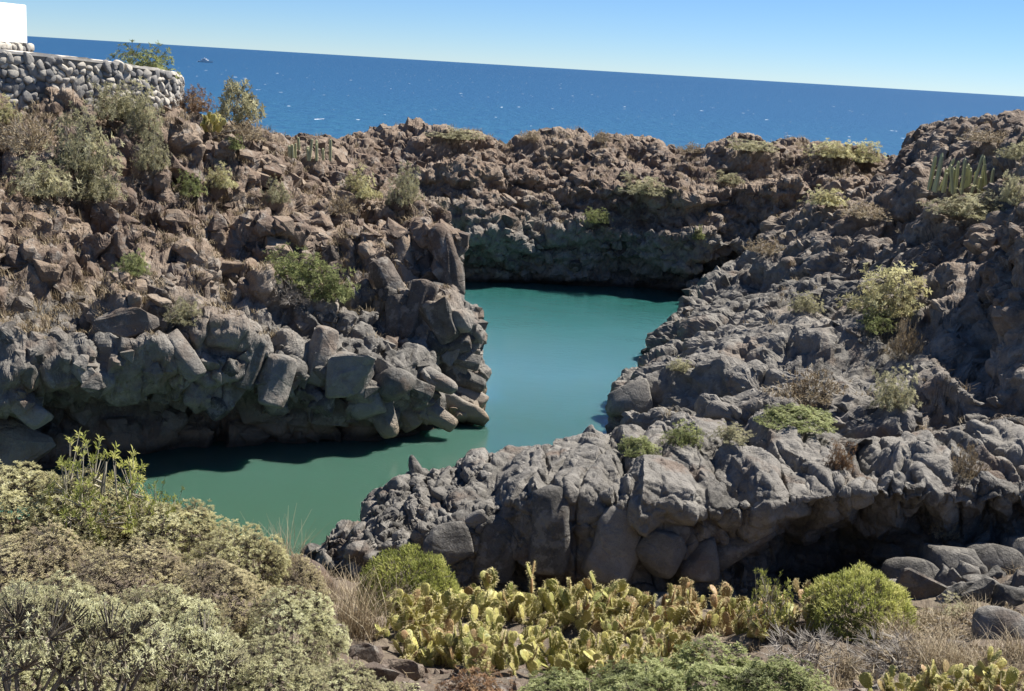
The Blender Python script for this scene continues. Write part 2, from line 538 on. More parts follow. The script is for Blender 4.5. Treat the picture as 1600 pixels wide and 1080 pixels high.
def catA():
    cols = []
    # px, waterline py, lip py, lip dY, ledge py, mid py, upper py, near-crest py, crest (px, py, Y)
    T = [
        (-230, 760, 680, -2.0, 520, 400, 280, 200, (-230, 150, 50)),
        (-90, 755, 675, -2.0, 520, 400, 280, 200, (-90, 158, 51.5)),
        (30, 738, 630, -2.4, 510, 395, 285, 205, (30, 163, 53.5)),
        (130, 722, 598, -3.4, 500, 395, 285, 205, (130, 165, 55.5)),
        (240, 705, 588, -3.6, 495, 395, 285, 205, (245, 163, 58)),
        (340, 700, 596, -3.4, 500, 400, 300, 225, (345, 182, 61)),
        (440, 695, 612, -2.8, 512, 410, 315, 255, (430, 220, 63.5)),
        (520, 691, 635, -1.8, 528, 425, 335, 275, (510, 243, 66)),
        (590, 690, 655, -0.7, 545, 440, 365, 310, (575, 285, 64)),
        (650, 680, 655, -0.4, 565, 470, 395, 355, (640, 338, 59)),
        (700, 667, 650, -0.2, 585, 500, 430, 375, (692, 362, 54.5)),
        (728, 666, 652, -0.2, 607, 552, 507, 467, (712, 440, 52.5)),
        (746, 664, 650, -0.1, 627, 592, 562, 537, (730, 515, 51.5)),
        (752, 660, 648, 0.0, 634, 622, 610, 600, (748, 592, 50.5)),
        (754, 656, 650, 0.0, 647, 644, 642, 642, (755, 640, 50)),
    ]
    for (px, w, lp, dl, ld, md, up, nc, cr) in T:
        p1 = W(px, w, 0.0)
        yw = p1[1]
        yc = cr[2]
        p0 = p1 + np.array([0, 0.6, -1.5])
        p2 = P(px, w * 0.4 + lp * 0.6, yw + 0.6)
        dl *= 0.5
        p3 = P(px, lp, yw + dl)
        p3b = P(px, lp * 0.5 + ld * 0.5, yw + dl * 1.05)
        p4 = P(px, ld, yw + dl * 0.6 + 0.05 * (yc - yw))
        fx = lambda f: px + (cr[0] - px) * f
        p5 = P(fx(.3), md, yw + 0.28 * (yc - yw))
        p6 = P(fx(.6), up, yw + 0.58 * (yc - yw))
        p7 = P(fx(.85), nc, yw + 0.84 * (yc - yw))
        p8 = P(*cr)
        if px < 300:
            p9 = p8 + np.array([-1.0, 4, 0.1]); p10 = p8 + np.array([-3, 20 if px < 100 else 10, -0.6 if px < 100 else -4.5]); p11 = p8 + np.array([-3, 40, -16])
        else:
            k = np.clip((640 - px) / 300, 0, 1)
            p9 = p8 + np.array([-0.3, 2.0, -0.6 - (1 - k) * 0.6]); p10 = p8 + np.array([-1.5, 4 + 6 * k, -p8[2] * 0.65]); p11 = p8 + np.array([-3, 6 + 12 * k, -p8[2] - 1.5])
        if px < 300: p8 = p8 - np.array([0, 0, 0.5 if px < 200 else 1.2]); p9[2] -= 0.6 if px < 200 else 2.2
        cols.append([p0, p1, p2, p3, p3b, p4, p5, p6, p7, p8, p9, p10, p11])
    return cols
def rot_xz(V, deg):
    c, s = math.cos(R(deg)), math.sin(R(deg))
    return np.stack([V[:, 0] * c + V[:, 2] * s, V[:, 1], -V[:, 0] * s + V[:, 2] * c], 1)
def ledges(V, h, amp, k, wob=1.0):
    """lava layers: each leans out to its top, then steps back"""
    s = (V[:, 2] + wob * fbm(V * 0.16, 3, k)) / h
    s = s - np.floor(s)
    return amp * (np.where(s < 0.85, s / 0.85, (1 - s) / 0.15) - 0.5)
def wtr(V):
    return np.clip((V[:, 2] + 0.6) / 1.2, 0.25, 1)
def lowA(V):
    return 1 - np.clip((V[:, 2] - 4.2) / 2.0, 0, 1)
def dA1(V, N):
    h, t = blocks(V, 2.7, 2.1, 11, (1.05, 1.0, 1.05), side=2.6)
    dent = 1.7 * np.exp(-((V - P(302, 140, 60.5)) ** 2).sum(1) / 2.4 ** 2)
    return (h * (0.8 + 0.05 * lowA(V)) + ledges(V, 2.3, 1.25, 93) * (1 - lowA(V)) - dent) * wtr(V), t
def dA2(V, N):
    h, t = blocks(V, 1.05, 0.9, 23, side=2.8, crack=0.15)
    return h * (0.95 - 0.4 * lowA(V)) * wtr(V), t
def dA3(V, N):
    h, t = blocks(V, 0.5, 0.36, 37, side=2.0, crack=0.1)
    return (h * (0.9 - 0.55 * lowA(V)) + 0.05 * fbm(V * 3.0, 3, 5)) * wtr(V), t
mass('headland', catA(), 760, 470, M['rock_head'], [dA1, dA2, dA3], 'rugged basalt headland with grey undercut cliff and brown rubble slope on the left of the cove', 'headland')

def catB():
    T = [  # px, waterline, lip, face, mid, crest
        (330, 440, 400, 335, 270, (330, 215)), (430, 440, 400, 335, 270, (430, 216)), (520, 440, 400, 335, 275, (520, 226)), (570, 440, 398, 330, 270, (570, 210)),
        (640, 440, 396, 325, 262, (640, 207)), (690, 440, 393, 322, 255, (690, 198)), (740, 440, 392, 322, 262, (740, 206)), (790, 440, 396, 325, 268, (785, 218)),
        (860, 443, 405, 335, 275, (860, 214)), (930, 447, 408, 340, 280, (930, 223)), (1000, 450, 410, 345, 282, (1000, 231)), (1080, 461, 418, 350, 285, (1085, 231)),
        (1160, 465, 425, 355, 288, (1160, 223)), (1250, 470, 430, 360, 290, (1250, 226)), (1320, 475, 435, 365, 292, (1320, 224)), (1400, 478, 440, 370, 300, (1380, 250)), (1500, 480, 440, 380, 310, (1470, 268)), (1640, 485, 445, 390, 320, (1640, 285)),
    ]
    cols = []
    for i, (px, w, lp, fc, md, cr) in enumerate(T):
        p1 = W(px, w, 0.0)
        yw = p1[1]
        q = 0.6 * math.sin(i * 1.7)
        cols.append([p1 + np.array([0, 1.5, -1.5]), p1, P(px, w * .4 + lp * .6, yw - 0.2), P(px, lp, yw - 1.3 + q), P(px, lp * .5 + fc * .5, yw - 1.3 + q), P(px, fc, yw - 0.1 + q), P(px, md, yw + 1.9 + q),
                     P(cr[0], cr[1] + 14, yw + 6), P(cr[0], cr[1], yw + 8.5), P(cr[0], cr[1], yw + 8.5) + np.array([0, 5, -1.5]), P(cr[0], cr[1], yw + 8.5) + np.array([0, 16, -10.5])])
    return cols
def dB1(V, N):
    h, t = blocks(V, 2.3, 1.6, 111, (1.7, 1.1, 0.75))
    return (h * 0.6 + ledges(V, 2.4, 0.8, 92) + 0.9 * fbm(V * 0.14 + 3, 3, 95) * np.clip((9.5 - V[:, 2]) / 4, 0, 1)) * wtr(V), t
def dB2(V, N):
    h, t = blocks(V, 0.95, 0.75, 123, (1.4, 1.0, 0.75))
    return h * 0.95 * wtr(V), t
def dB3(V, N):
    h, t = blocks(V, 0.45, 0.28, 137)
    return (h + 0.07 * fbm(V * 2.0, 3, 5)) * wtr(V), t
mass('cliff', catB(), 620, 240, M['rock_far'], [dB1, dB2, dB3], 'brown broken lava cliff closing the far side of the cove, undercut at the water', 'cliff')

def catC():
    A = lambda *a: np.array(a, float)
    rows = [
        [W(1190, 470), P(1215, 430, 80.5), P(1250, 385, 81.5), P(1300, 330, 83), P(1350, 280, 85), P(1395, 242, 87), P(1430, 238, 91), P(1440, 300, 97)],
        [W(1092, 466), P(1105, 440, 77.4), P(1160, 405, 77.5), P(1250, 355, 78.5), P(1340, 290, 80), P(1430, 214, 82.5), P(1490, 206, 86), P(1500, 280, 95)],
        [W(1078, 500), P(1090, 468, 70.6), P(1170, 435, 71), P(1270, 385, 72), P(1380, 310, 74), P(1490, 214, 77), P(1560, 200, 82), P(1600, 220, 95)],
        [W(1030, 538), P(1062, 500, 63.8), P(1150, 470, 64.5), P(1270, 425, 66), P(1400, 360, 67.5), P(1520, 258, 70), P(1620, 192, 73), P(1720, 190, 90)],
        [W(1000, 552), P(1045, 528, 60.5), P(1140, 505, 60), P(1260, 470, 60.5), P(1400, 405, 62), P(1540, 320, 64), P(1680, 200, 66), P(1850, 190, 86)],
        [W(1045, 570), P(1085, 552, 56.8), P(1160, 528, 56.2), P(1270, 505, 56.2), P(1400, 460, 57.5), P(1540, 380, 59), P(1700, 215, 60), P(1950, 180, 80)],
        [W(965, 612), P(1000, 590, 52.5), P(1090, 566, 51.8), P(1230, 530, 52), P(1390, 495, 53), P(1530, 425, 54.5), P(1690, 230, 55), P(2000, 150, 70)],
        [W(955, 652), P(985, 620, 48.2), P(1080, 598, 47.5), P(1230, 576, 47.5), P(1400, 560, 48.5), P(1520, 500, 50.5), P(1680, 270, 51), P(2050, 150, 62)],
        [W(945, 688), P(990, 652, 43.6), P(1080, 630, 43.2), P(1230, 622, 42.8), P(1400, 620, 43.6), P(1520, 585, 46.5), P(1690, 330, 47), P(2100, 160, 55)],
        [W(940, 720), P(990, 684, 40.2), P(1080, 668, 39.6), P(1230, 660, 39.2), P(1400, 655, 39.6), P(1520, 645, 41.5), P(1720, 520, 43.5), P(2150, 300, 50)],
        [W(940, 790, 0.5), P(990, 740, 37), P(1080, 720, 36.5), P(1230, 705, 36), P(1400, 698, 36), P(1520, 690, 37), P(1750, 660, 38.5), P(2150, 560, 44)],
    ]
    out = []
    for r in rows:
        w = r[0]
        out.append([w + A(-0.4, 0.2, -1.5)] + r + [r[-1] + A(30, 10, -1.0)])
    return out
def nearC(V):
    return np.clip((56 - V[:, 1]) / 8, 0, 1)
def dC1(V, N):
    h, t = blocks(rot_xz(V, 24), 2.6, 2.0, 211, (2.4, 1.5, 0.62), side=2.6)
    return (h * (0.8 - 0.15 * nearC(V)) + ledges(rot_xz(V, 20), 2.6, 1.1, 91)) * wtr(V), t
def dC2(V, N):
    h, t = blocks(rot_xz(V, 24), 1.25, 0.9, 223, (1.9, 1.2, 0.65), side=2.6)
    return h * (0.9 - .2 * nearC(V)) * wtr(V), t
def dC3(V, N):
    h, t = blocks(V, 0.55, 0.4, 237)
    return (h * (0.9 - .3 * nearC(V)) + 0.06 * fbm(V * 2.5, 3, 5)) * wtr(V), t
mass('hillside', catC(), 480, 520, M['rock_hill'], [dC1, dC2, dC3], 'shaded dark lava hillside coming down to the cove on the right', 'hillside')

def catD():
    T = [  # px, base py, base Y, under py, under Y, lip py, lip Y, mid-top py,Y, back py, back Y
        (488, 885, 32.6, 880, 32.5, 876, 32.4, 872, 32.5, 868, 32.8),
        (515, 895, 31.8, 880, 31.6, 868, 31.6, 857, 32.0, 846, 33.0),
        (560, 908, 31.0, 885, 30.8, 862, 30.9, 832, 31.9, 800, 33.6),
        (620, 914, 30.6, 890, 30.4, 846, 30.6, 800, 32.2, 764, 34.4),
        (690, 916, 30.4, 890, 30.2, 822, 30.5, 772, 32.6, 738, 35.0),
        (770, 918, 30.2, 890, 30.1, 790, 30.6, 742, 33.0, 712, 35.6),
        (850, 920, 30.2, 890, 30.0, 772, 30.5, 722, 33.3, 692, 36.0),
        (930, 924, 30.2, 890, 30.2, 780, 30.2, 715, 33.4, 676, 36.4),
        (1000, 926, 30.3, 885, 30.6, 790, 30.0, 712, 33.4, 664, 36.8),
        (1090, 922, 30.6, 880, 31.0, 800, 29.9, 710, 33.4, 662, 37.0),
        (1180, 912, 31.4, 868, 31.9, 796, 30.2, 706, 33.5, 662, 37.0),
        (1260, 902, 33.0, 852, 33.4, 786, 30.3, 704, 33.7, 664, 37.0),
        (1330, 890, 34.0, 842, 34.0, 776, 30.4, 704, 33.8, 666, 37.0),
        (1400, 878, 33.6, 832, 33.6, 770, 30.6, 706, 33.8, 668, 37.0),
        (1480, 862, 32.6, 822, 32.6, 772, 31.0, 708, 33.8, 672, 37.0),
        (1560, 858, 32.0, 815, 32.0, 770, 31.3, 712, 34.0, 678, 37.0),
        (1680, 855, 31.8, 812, 31.6, 770, 31.4, 716, 34.0, 684, 37.2),
        (1850, 850, 31.8, 812, 31.6, 772, 31.4, 720, 34.0, 690, 37.4),
    ]
    cols = []
    for (px, b, by, u, uy, lp, ly, m, my, k, ky) in T:
        pb = P(px, b, by)
        pk = P(px, k, ky)
        cols.append([pb + np.array([0, 0.3, -1.5]), pb, P(px, u, uy), P(px, lp * .55 + u * .45, (ly + uy) / 2), P(px, lp, ly), P(px, lp * .72 + m * .28, ly + 0.45), P(px, m, my), pk,
                     pk + np.array([-0.2, 0.9, -0.8]), pk + np.array([-0.5, 1.9, -pk[2] - 1.0])])
    return cols
def leftD(V):
    return np.clip((-0.5 - V[:, 0]) / 2.5, 0, 1)
def dD1(V, N):
    # long rounded basalt columns, leaning
    c, s = math.cos(R(20)), math.sin(R(20))
    U = np.stack([V[:, 0] * c + V[:, 2] * s, V[:, 1], -V[:, 0] * s + V[:, 2] * c], 1)
    h, t = blocks(U, 1.7, 1.2, 311, (0.8, 2.4, 1.3), 0.04, side=3.6, crack=0.22)
    hs, _ = blocks(U, 3.0, 1.5, 341, (1.0, 2.0, 0.8), 0.03, side=4.0, crack=0.15)
    return h * (0.6 - 0.05 * leftD(V)) + hs * 0.35, t
def dD2(V, N):
    h, t = blocks(rot_xz(V, 20), 0.85, 0.5, 323, (0.9, 1.9, 1.0), 0.04, side=3.0)
    return h * (0.36 + .55 * leftD(V)), t
def dD3(V, N):
    h, t = blocks(V, 0.36, 0.22, 337)
    return h * (0.2 + 0.7 * leftD(V)) + 0.025 * fbm(V * 2.5, 4, 9), t
mass('rock_ledge', catD(), 820, 360, M['rock_ledge'], [dD1, dD2, dD3], 'dark grey basalt ledge of rounded jointed columns running from the cove to the right', 'rock ledge', 0.15)

def catE():
    T = [
        (-700, [(-700, 1350, 5), (-700, 1130, 12), (-700, 1000, 17), (-700, 900, 21), (-700, 820, 25)], 30),
        (-250, [(-250, 1330, 6), (-250, 1125, 12), (-250, 990, 17), (-250, 890, 21), (-250, 815, 25)], 30),
        (0, [(0, 1320, 7), (0, 1125, 12), (0, 985, 17), (0, 885, 21), (0, 812, 25)], 30),
        (240, [(240, 1300, 8), (240, 1130, 12.5), (240, 1005, 17), (240, 905, 21), (240, 826, 25)], 30.5),
        (400, [(400, 1300, 9), (400, 1135, 13), (400, 1030, 17), (400, 945, 21), (400, 872, 26)], 31),
        (490, [(490, 1300, 10), (490, 1130, 14.5), (490, 1040, 18.5), (490, 965, 23), (490, 893, 29)], 33),
        (600, [(600, 1300, 11), (600, 1130, 15.5), (600, 1055, 19.5), (600, 985, 24.5), (600, 917, 30)], 34),
        (800, [(800, 1290, 11.5), (800, 1125, 16.5), (800, 1060, 20.5), (800, 995, 25.5), (800, 930, 30.8)], 35),
        (1000, [(1000, 1290, 11.5), (1000, 1120, 17), (1000, 1060, 20.5), (1000, 1000, 25), (1000, 936, 30.8)], 35),
        (1200, [(1200, 1290, 12), (1200, 1115, 17.5), (1200, 1055, 21), (1200, 990, 25.5), (1200, 918, 32)], 36),
        (1400, [(1400, 1280, 12), (1400, 1110, 17.5), (1400, 1055, 21), (1400, 975, 25.5), (1400, 884, 33.8)], 37),
        (1600, [(1600, 1270, 12), (1600, 1105, 17.5), (1600, 1045, 21), (1600, 955, 26), (1600, 864, 32.5)], 37),
        (2000, [(2000, 1260, 12), (2000, 1105, 17.5), (2000, 1045, 21), (2000, 955, 26), (2000, 864, 32.5)], 37),
    ]
    cols = []
    for px, pts, yb in T:
        q = [P(*t) for t in pts]
        f = q[-1] + np.array([0, yb - q[-1][1], 0]); f[2] = -1.2
        n0 = q[0] + np.array([0, -8, 1.2])
        cols.append([n0] + q + [f])
    return cols
def dE1(V, N):
    h1, t1 = blocks(V, 0.9, 0.3, 411, side=1.5, crack=0)
    h2, t2 = blocks(V, 0.32, 0.09, 423, side=1.5, crack=0)
    return h1 + h2 + 0.25 * fbm(V * 0.6, 3, 3) - 0.1, t1
mass('ground', catE(), 420, 230, M['soil'], [dE1], 'dry stony bank in the foreground under the shrubs and cacti', 'ground')

# visible surface under a pixel
BIN = 5
_v = np.concatenate(ALLV)
_p = project(_v)
_zb = np.full((1080 // BIN + 60, 1600 // BIN + 80), -1, np.int64)
_ix = np.floor(_p[:, 0] / BIN).astype(int) + 40
_iy = np.floor(_p[:, 1] / BIN).astype(int) + 30
_ok = (_ix >= 0) & (_iy >= 0) & (_ix < _zb.shape[1]) & (_iy < _zb.shape[0]) & (_p[:, 2] > 1) & (_v[:, 2] > -0.2)
_idx = np.where(_ok)[0]
_idx = _idx[np.argsort(-_p[_idx, 2])]
_zb[_iy[_idx], _ix[_idx]] = _idx
def pick(px, py):
    x, y = int(px // BIN) + 40, int(py // BIN) + 30
    c = _zb[max(y - 1, 0):y + 2, max(x - 1, 0):x + 2].ravel()
    c = c[c >= 0]
    if not len(c):
        return P(px, py, 40)
    q = _p[c]
    k = np.argmin(q[:, 2] + 0.12 * np.hypot(q[:, 0] - px, q[:, 1] - py))
    return _v[c[k]].copy()

# ------------------------------------------------------------------ separate blocks and boulders on the rock
def hull_mesh(name, pts, bev, seg, smooth, rough=0.0):
    bm = bmesh.new()
    for p in pts:
        bm.verts.new(p)
    bmesh.ops.convex_hull(bm, input=bm.verts[:])
    bmesh.ops.delete(bm, geom=[v for v in bm.verts if not v.link_faces], context='VERTS')
    bmesh.ops.dissolve_limit(bm, angle_limit=R(9), verts=bm.verts[:], edges=bm.edges[:])
    if bev:
        bmesh.ops.bevel(bm, geom=bm.edges[:], offset=bev, segments=seg, profile=0.5, affect='EDGES', clamp_overlap=True)
    bmesh.ops.triangulate(bm, faces=bm.faces[:])
    if rough:
        bmesh.ops.subdivide_edges(bm, edges=[e for e in bm.edges if e.calc_length() > 0.22], cuts=1, use_grid_fill=True)
        bmesh.ops.triangulate(bm, faces=bm.faces[:])
        co = np.array([v.co[:] for v in bm.verts])
        nn = np.stack([fbm(co * 2.6 + q * 9.1 + len(co), 2, 800 + q) for q in range(3)], 1)
        for v, d in zip(bm.verts, nn):
            v.co += Vector(d) * rough
    bmesh.ops.recalc_face_normals(bm, faces=bm.faces[:])
    if smooth:
        for _ in range(smooth):
            bmesh.ops.smooth_vert(bm, verts=bm.verts[:], factor=0.5, use_axis_x=True, use_axis_y=True, use_axis_z=True)
        for f in bm.faces: f.smooth = True
    me = bpy.data.meshes.new(name)
    bm.to_mesh(me)
    bm.free()
    return me
RS = np.random.RandomState(77)
def blocky_points(rs, n_extra=5, jit=0.28):
    pts = [np.array([x, y, z]) * rs.uniform(0.22, 0.58, 3) + rs.normal(0, jit * 0.4, 3) for x in (-1, 1) for y in (-1, 1) for z in (-1, 1)]
    for _ in range(n_extra):
        d = rs.normal(size=3); d /= np.linalg.norm(d)
        pts.append(d * rs.uniform(0.5, 0.66))
    return pts
def column_points(rs, L=2.6):
    k = rs.randint(5, 7)
    a0 = rs.uniform(0, 6.28)
    pts = []
    for e in (-1, -0.2, 1):
        for i in range(k):
            a = a0 + 6.283 * i / k + rs.uniform(-0.12, 0.12)
            r = 0.5 * (1.0 if e < 0.5 else 0.84) * rs.uniform(0.88, 1.08)
            pts.append((L * 0.5 * e + rs.uniform(-0.1, 0.1), r * math.cos(a), r * 0.92 * math.sin(a)))
    pts.append((L * 0.5 + 0.12, 0.05, 0.05))
    return pts
ANG = [blocky_points(RS) for _ in range(14)]
ROUND = [blocky_points(RS, 9, 0.2) for _ in range(8)]
COLS = [column_points(RS) for _ in range(7)]
_protos = {}
def protos(kind, matname):
    key = (kind, matname)
    if key not in _protos:
        src, bev, seg, sm, rgh = {'angular': (ANG, 0.05, 1, False, 0.10), 'sharp': (ANG, 0, 1, False, 0), 'round': (ROUND, 0.16, 2, 2, 0.07), 'column': (COLS, 0.13, 2, 1, 0.12)}[kind]
        L = []
        for i, p in enumerate(src):
            me = hull_mesh(kind + '_rock', p, bev, seg, sm, rgh)
            me.materials.append(M[matname])
            L.append(me)
        _protos[key] = L
    return _protos[key]
_arr = {}
def proto_arrays(kind, matname):
    key = (kind, matname)
    if key not in _arr:
        L = []
        for me in protos(kind, matname):
            v = np.zeros(len(me.vertices) * 3, np.float32); me.vertices.foreach_get('co', v)
            f = np.zeros(len(me.polygons) * 3, np.int32); me.polygons.foreach_get('vertices', f)
            L.append((v.reshape(-1, 3), f.reshape(-1, 3)))
        _arr[key] = L
    return _arr[key]
JOINT = Quaternion((0.2, 1, 0.15), R(24)) @ Quaternion((0, 0, 1), R(25))
def rand_quat(rs):
    """blocks keep roughly to the joint directions of the rock"""
    ax = rs.normal(size=3)
    q = Quaternion(Vector(ax).normalized(), rs.normal(0, R(24)))
    return q @ JOINT @ Quaternion((0, 0, 1), R(90) * rs.randint(4)) @ Quaternion((1, 0, 0), R(180) * rs.randint(2))
def frame_quat(x, up):
    x = Vector(x).normalized()
    y = Vector(up).cross(x)
    if y.length < 1e-3: y = Vector((0, 1, 0))
    y.normalize()
    z = x.cross(y)
    return Matrix((x, y, z)).transposed().to_quaternion()
def scatter(massname, matname, rs, n, smin, smax, power, mask=None, parts=300, sink=0.3, kind='angular', flat=0.75, name='rock', rubble='rubble'):
    ms = MASS[massname]
    G, N, par = ms['G'], ms['N'], ms['obj']
    nu, nv = G.shape[:2]
    items = []
    tries = 0
    while len(items) < n and tries < n * 8:
        tries += 1
        u, v = rs.randint(2, nu - 2), rs.randint(2, nv - 2)
        p = G[u, v]
        if p[2] < 0.05: continue
        pr = project(p[None])[0]
        if not (-80 < pr[0] < 1700 and -40 < pr[1] < 1130): continue
        f = 1.0
        if mask is not None:
            f = mask(p, pr)
            if f <= 0: continue
        sz = (smin + (smax - smin) * rs.rand() ** power) * f
        items.append((sz / pr[2], sz, p, N[u, v]))
    items.sort(key=lambda t: -t[0])
    big, small = items[:parts], items[parts:]
    P_ = protos(kind, matname)
    for (_, sz, p, nrm) in big:
        sc = np.array([1.0, rs.uniform(.7, 1), rs.uniform(.55, 1) * flat + .15]) * sz
        o = link(name, P_[rs.randint(len(P_))], par, p - nrm * sz * sink + nrm * 0, rand_quat(rs), sc)
    if small:
        A_ = proto_arrays('sharp' if kind == 'angular' else kind, matname)
        VV, FF, off = [], [], 0
        for (_, sz, p, nrm) in small:
            v, f = A_[rs.randint(len(A_))]
            m = np.array(rand_quat(rs).to_matrix())
            sc = np.array([1.0, rs.uniform(.7, 1), rs.uniform(.55, 1)]) * sz
            VV.append((v * sc) @ m.T + (p - nrm * sz * sink))
            FF.append(f + off)
            off += len(v)
        o = link(rubble, mesh_np(rubble, np.concatenate(VV), np.concatenate(FF), M[matname], smooth=(kind != 'angular')), par)
        o['kind'] = 'stuff'
rs = np.random.RandomState(3)
def maskA(p, pr):
    if pr[0] > 800 or pr[1] < 150: return 0
    low = pr[1] > 470 + 0.1 * max(0, pr[0] - 450)
    if low and rs.rand() < 0.6: return 0
    return 1.0
scatter('headland', 'rock_head_loose', rs, 2900, 0.2, 1.05, 2.0, maskA, 300, sink=0.26)
def maskB(p, pr):
    return 1.0 if pr[0] > 480 else 0
scatter('cliff', 'rock_far_loose', rs, 2600, 0.2, 0.9, 2.0, maskB, 300, sink=0.26)
def maskC(p, pr):
    return 0.75 if (pr[1] > 520 and pr[0] > 960) else 1.0
scatter('hillside', 'rock_hill_loose', rs, 1500, 0.2, 0.95, 2.2, maskC, 300, flat=0.45, sink=0.3)
def maskD(p, pr):
    if pr[0] < 760: return 1.0
    return 0.6 if rs.rand() < 0.12 else 0
scatter('rock_ledge', 'rock_ledge_loose', rs, 360, 0.2, 0.95, 2.0, maskD, 260, kind='round', sink=0.4)
scatter('ground', 'rock_bank_loose', rs, 2300, 0.06, 0.42, 2.4, lambda p, pr: (1.25 if pr[0] > 1330 else (1.0 if (pr[0] > 450 and rs.rand() < 0.6) else 0)), 90)

def place_rock(par, matname, kind, px, py, wpx, hpx, ang=0.0, depth=1.0, dY=0.0, name='rock', rs=rs, tilt=0.0, var=None):
    """a block whose middle shows at (px, py), wpx wide and hpx high in photo pixels, turned by ang in the picture plane"""
    q = pick(px, py)
    d = project(q[None])[0][2]
    w, h = wpx / F * d, hpx / F * d
    P_ = protos(kind, matname)
    me = P_[(var if var is not None else rs.randint(len(P_))) % len(P_)]
    base = CAM_M.to_quaternion()
    r = base @ Quaternion((0, 0, 1), R(ang)) @ Quaternion((1, 0, 0), R(tilt))
    pos = Vector(q) + Vector((0, dY, 0))
    L = 2.6 if kind == 'column' else 1.05
    return link(name, me, par, pos, r, (w / L, h / 1.0, h * depth))
HA = MASS['headland']['obj']
# the two upright slabs at the point and the rounded toes at the water
for (px, py, w, h, a, dp, dy, kd) in [
    (698, 412, 112, 50, 103, 1.3, 0.35, 'column'), (664, 402, 116, 46, 99, 1.3, 0.45, 'column'), (632, 412, 96, 46, 106, 1.3, 0.5, 'column'), (606, 446, 84, 50, 114, 1.3, 0.5, 'column'),
    (655, 488, 95, 50, 70, 1.2, 0.3, 'column'), (620, 508, 80, 46, 85, 1.2, 0.3, 'column'), (684, 500, 70, 44, 110, 1.1, 0.2, 'angular'),
    (730, 433, 36, 11, 28, 1.0, 0, 'column'), (712, 500, 44, 50, 80, 1.0, 0.2, 'round'), (706, 540, 60, 40, 10, 1.0, 0.1, 'column'), (722, 560, 50, 30, -20, 1.0, 0.0, 'column'),
    (722, 590, 74, 34, -24, 1.0, 0.1, 'column'), (728, 614, 72, 34, -28, 1.0, 0.1, 'column'), (722, 638, 84, 36, -26, 1.0, 0.1, 'column'), (680, 592, 80, 34, -28, 1.0, 0.1, 'column'),
    (678, 644, 76, 36, -35, 1.0, 0.1, 'column'), (645, 606, 60, 36, -30, 1.0, 0.1, 'column'), (634, 646, 56, 44, -60, 1.0, 0.1, 'column'), (600, 654, 66, 44, -72, 1.0, 0.1, 'column'),
    (570, 634, 64, 50, 30, 1.0, 0.2, 'round'), (612, 604, 70, 50, 20, 1.0, 0.2, 'round'), (545, 590, 60, 60, 0, 1.0, 0.2, 'angular'),
    (265, 655, 36, 44, 60, 0.9, 0.0, 'angular'), (300, 690, 46, 24, 5, 0.9, 0.2, 'angular'), (560, 672, 60, 40, 20, 0.9, 0.1, 'round'), (400, 640, 60, 44, 20, 1, 0.3, 'angular'),
    (280, 560, 80, 50, -55, 1, 0.35, 'column'), (430, 600, 80, 60, 80, 1, 0.35, 'column'), (500, 560, 90, 54, 75, 1, 0.35, 'column'), (20, 690, 130, 80, -25, 0.9, -0.2, 'angular'),
    (40, 640, 70, 40, -40, 0.9, 0.2, 'round'), (190, 510, 80, 46, 0, 0.9, 0.3, 'angular'), (390, 570, 80, 50, 70, 1, 0.35, 'column'), (470, 640, 60, 50, 85, 1, 0.3, 'column'), (520, 640, 60, 60, 80, 1, 0.3, 'angular'),
    ]:
    place_rock(HA, 'rock_head_loose', kd, px, py, w, h, a, dp, dy)
# column heads along the near ledge
LD = MASS['rock_ledge']['obj']
rl = np.random.RandomState(9)
for (px, py, w, h, a, kd) in [(1090, 880, 62, 74, 5, 'round'), (960, 850, 120, 90, 75, 'column'), (860, 830, 130, 80, 85, 'column'), (1160, 850, 110, 70, 30, 'column'), (780, 860, 100, 80, 80, 'column'),
                              (1030, 860, 90, 70, 60, 'round'), (700, 850, 70, 60, 20, 'round'), (980, 620, 66, 60, 10, 'round')]:
    place_rock(LD, 'rock_ledge_loose', kd, px, py, w, h, a, 0.8, 0.1, rs=rl)

for i in range(34):
    px, py = rl.uniform(1365, 1605), rl.uniform(862, 940)
    place_rock(LD, 'rock_ledge_loose', 'round' if i % 2 else 'angular', px, py, rl.uniform(28, 64), rl.uniform(22, 44), rl.uniform(-40, 40), 0.9, 0.1, rs=rl)

# ------------------------------------------------------------------ plants: materials
def leaf_material(name, dark, mid, light, transl=0.45, rough=0.6):
    m, n, l, b = new_mat(name)
    at = n.new('ShaderNodeAttribute'); at.attribute_name = 'tint'
    oi = n.new('ShaderNodeObjectInfo')
    f = math_(n, l, 'ADD', at.outputs['Fac'], math_(n, l, 'MULTIPLY', math_(n, l, 'SUBTRACT', oi.outputs['Random'], 0.5), 0.16))
    c = ramp(n, l, f, [(0.05, dark), (0.5, mid), (0.95, light)])
    l.new(c, b.inputs['Base Color'])
    b.inputs['Roughness'].default_value = rough
    b.inputs['Specular IOR Level'].default_value = 0.3
    if transl:
        t = n.new('ShaderNodeBsdfTranslucent')
        l.new(c, t.inputs['Color'])
        mx = n.new('ShaderNodeMixShader')
        mx.inputs[0].default_value = transl
        l.new(b.outputs[0], mx.inputs[1]); l.new(t.outputs[0], mx.inputs[2])
        l.new(mx.outputs[0], n['Material Output'].inputs['Surface'])
    return m
M['leaf_yellow'] = leaf_material('leaves_yellowish', (0.29, 0.25, 0.14), (0.52, 0.49, 0.26), (0.72, 0.69, 0.43))
M['leaf_sage'] = leaf_material('leaves_sage', (0.30, 0.27, 0.165), (0.53, 0.515, 0.30), (0.74, 0.735, 0.48))
M['leaf_dusky'] = leaf_material('leaves_dusky', (0.28, 0.225, 0.16), (0.48, 0.42, 0.25), (0.66, 0.60, 0.36))
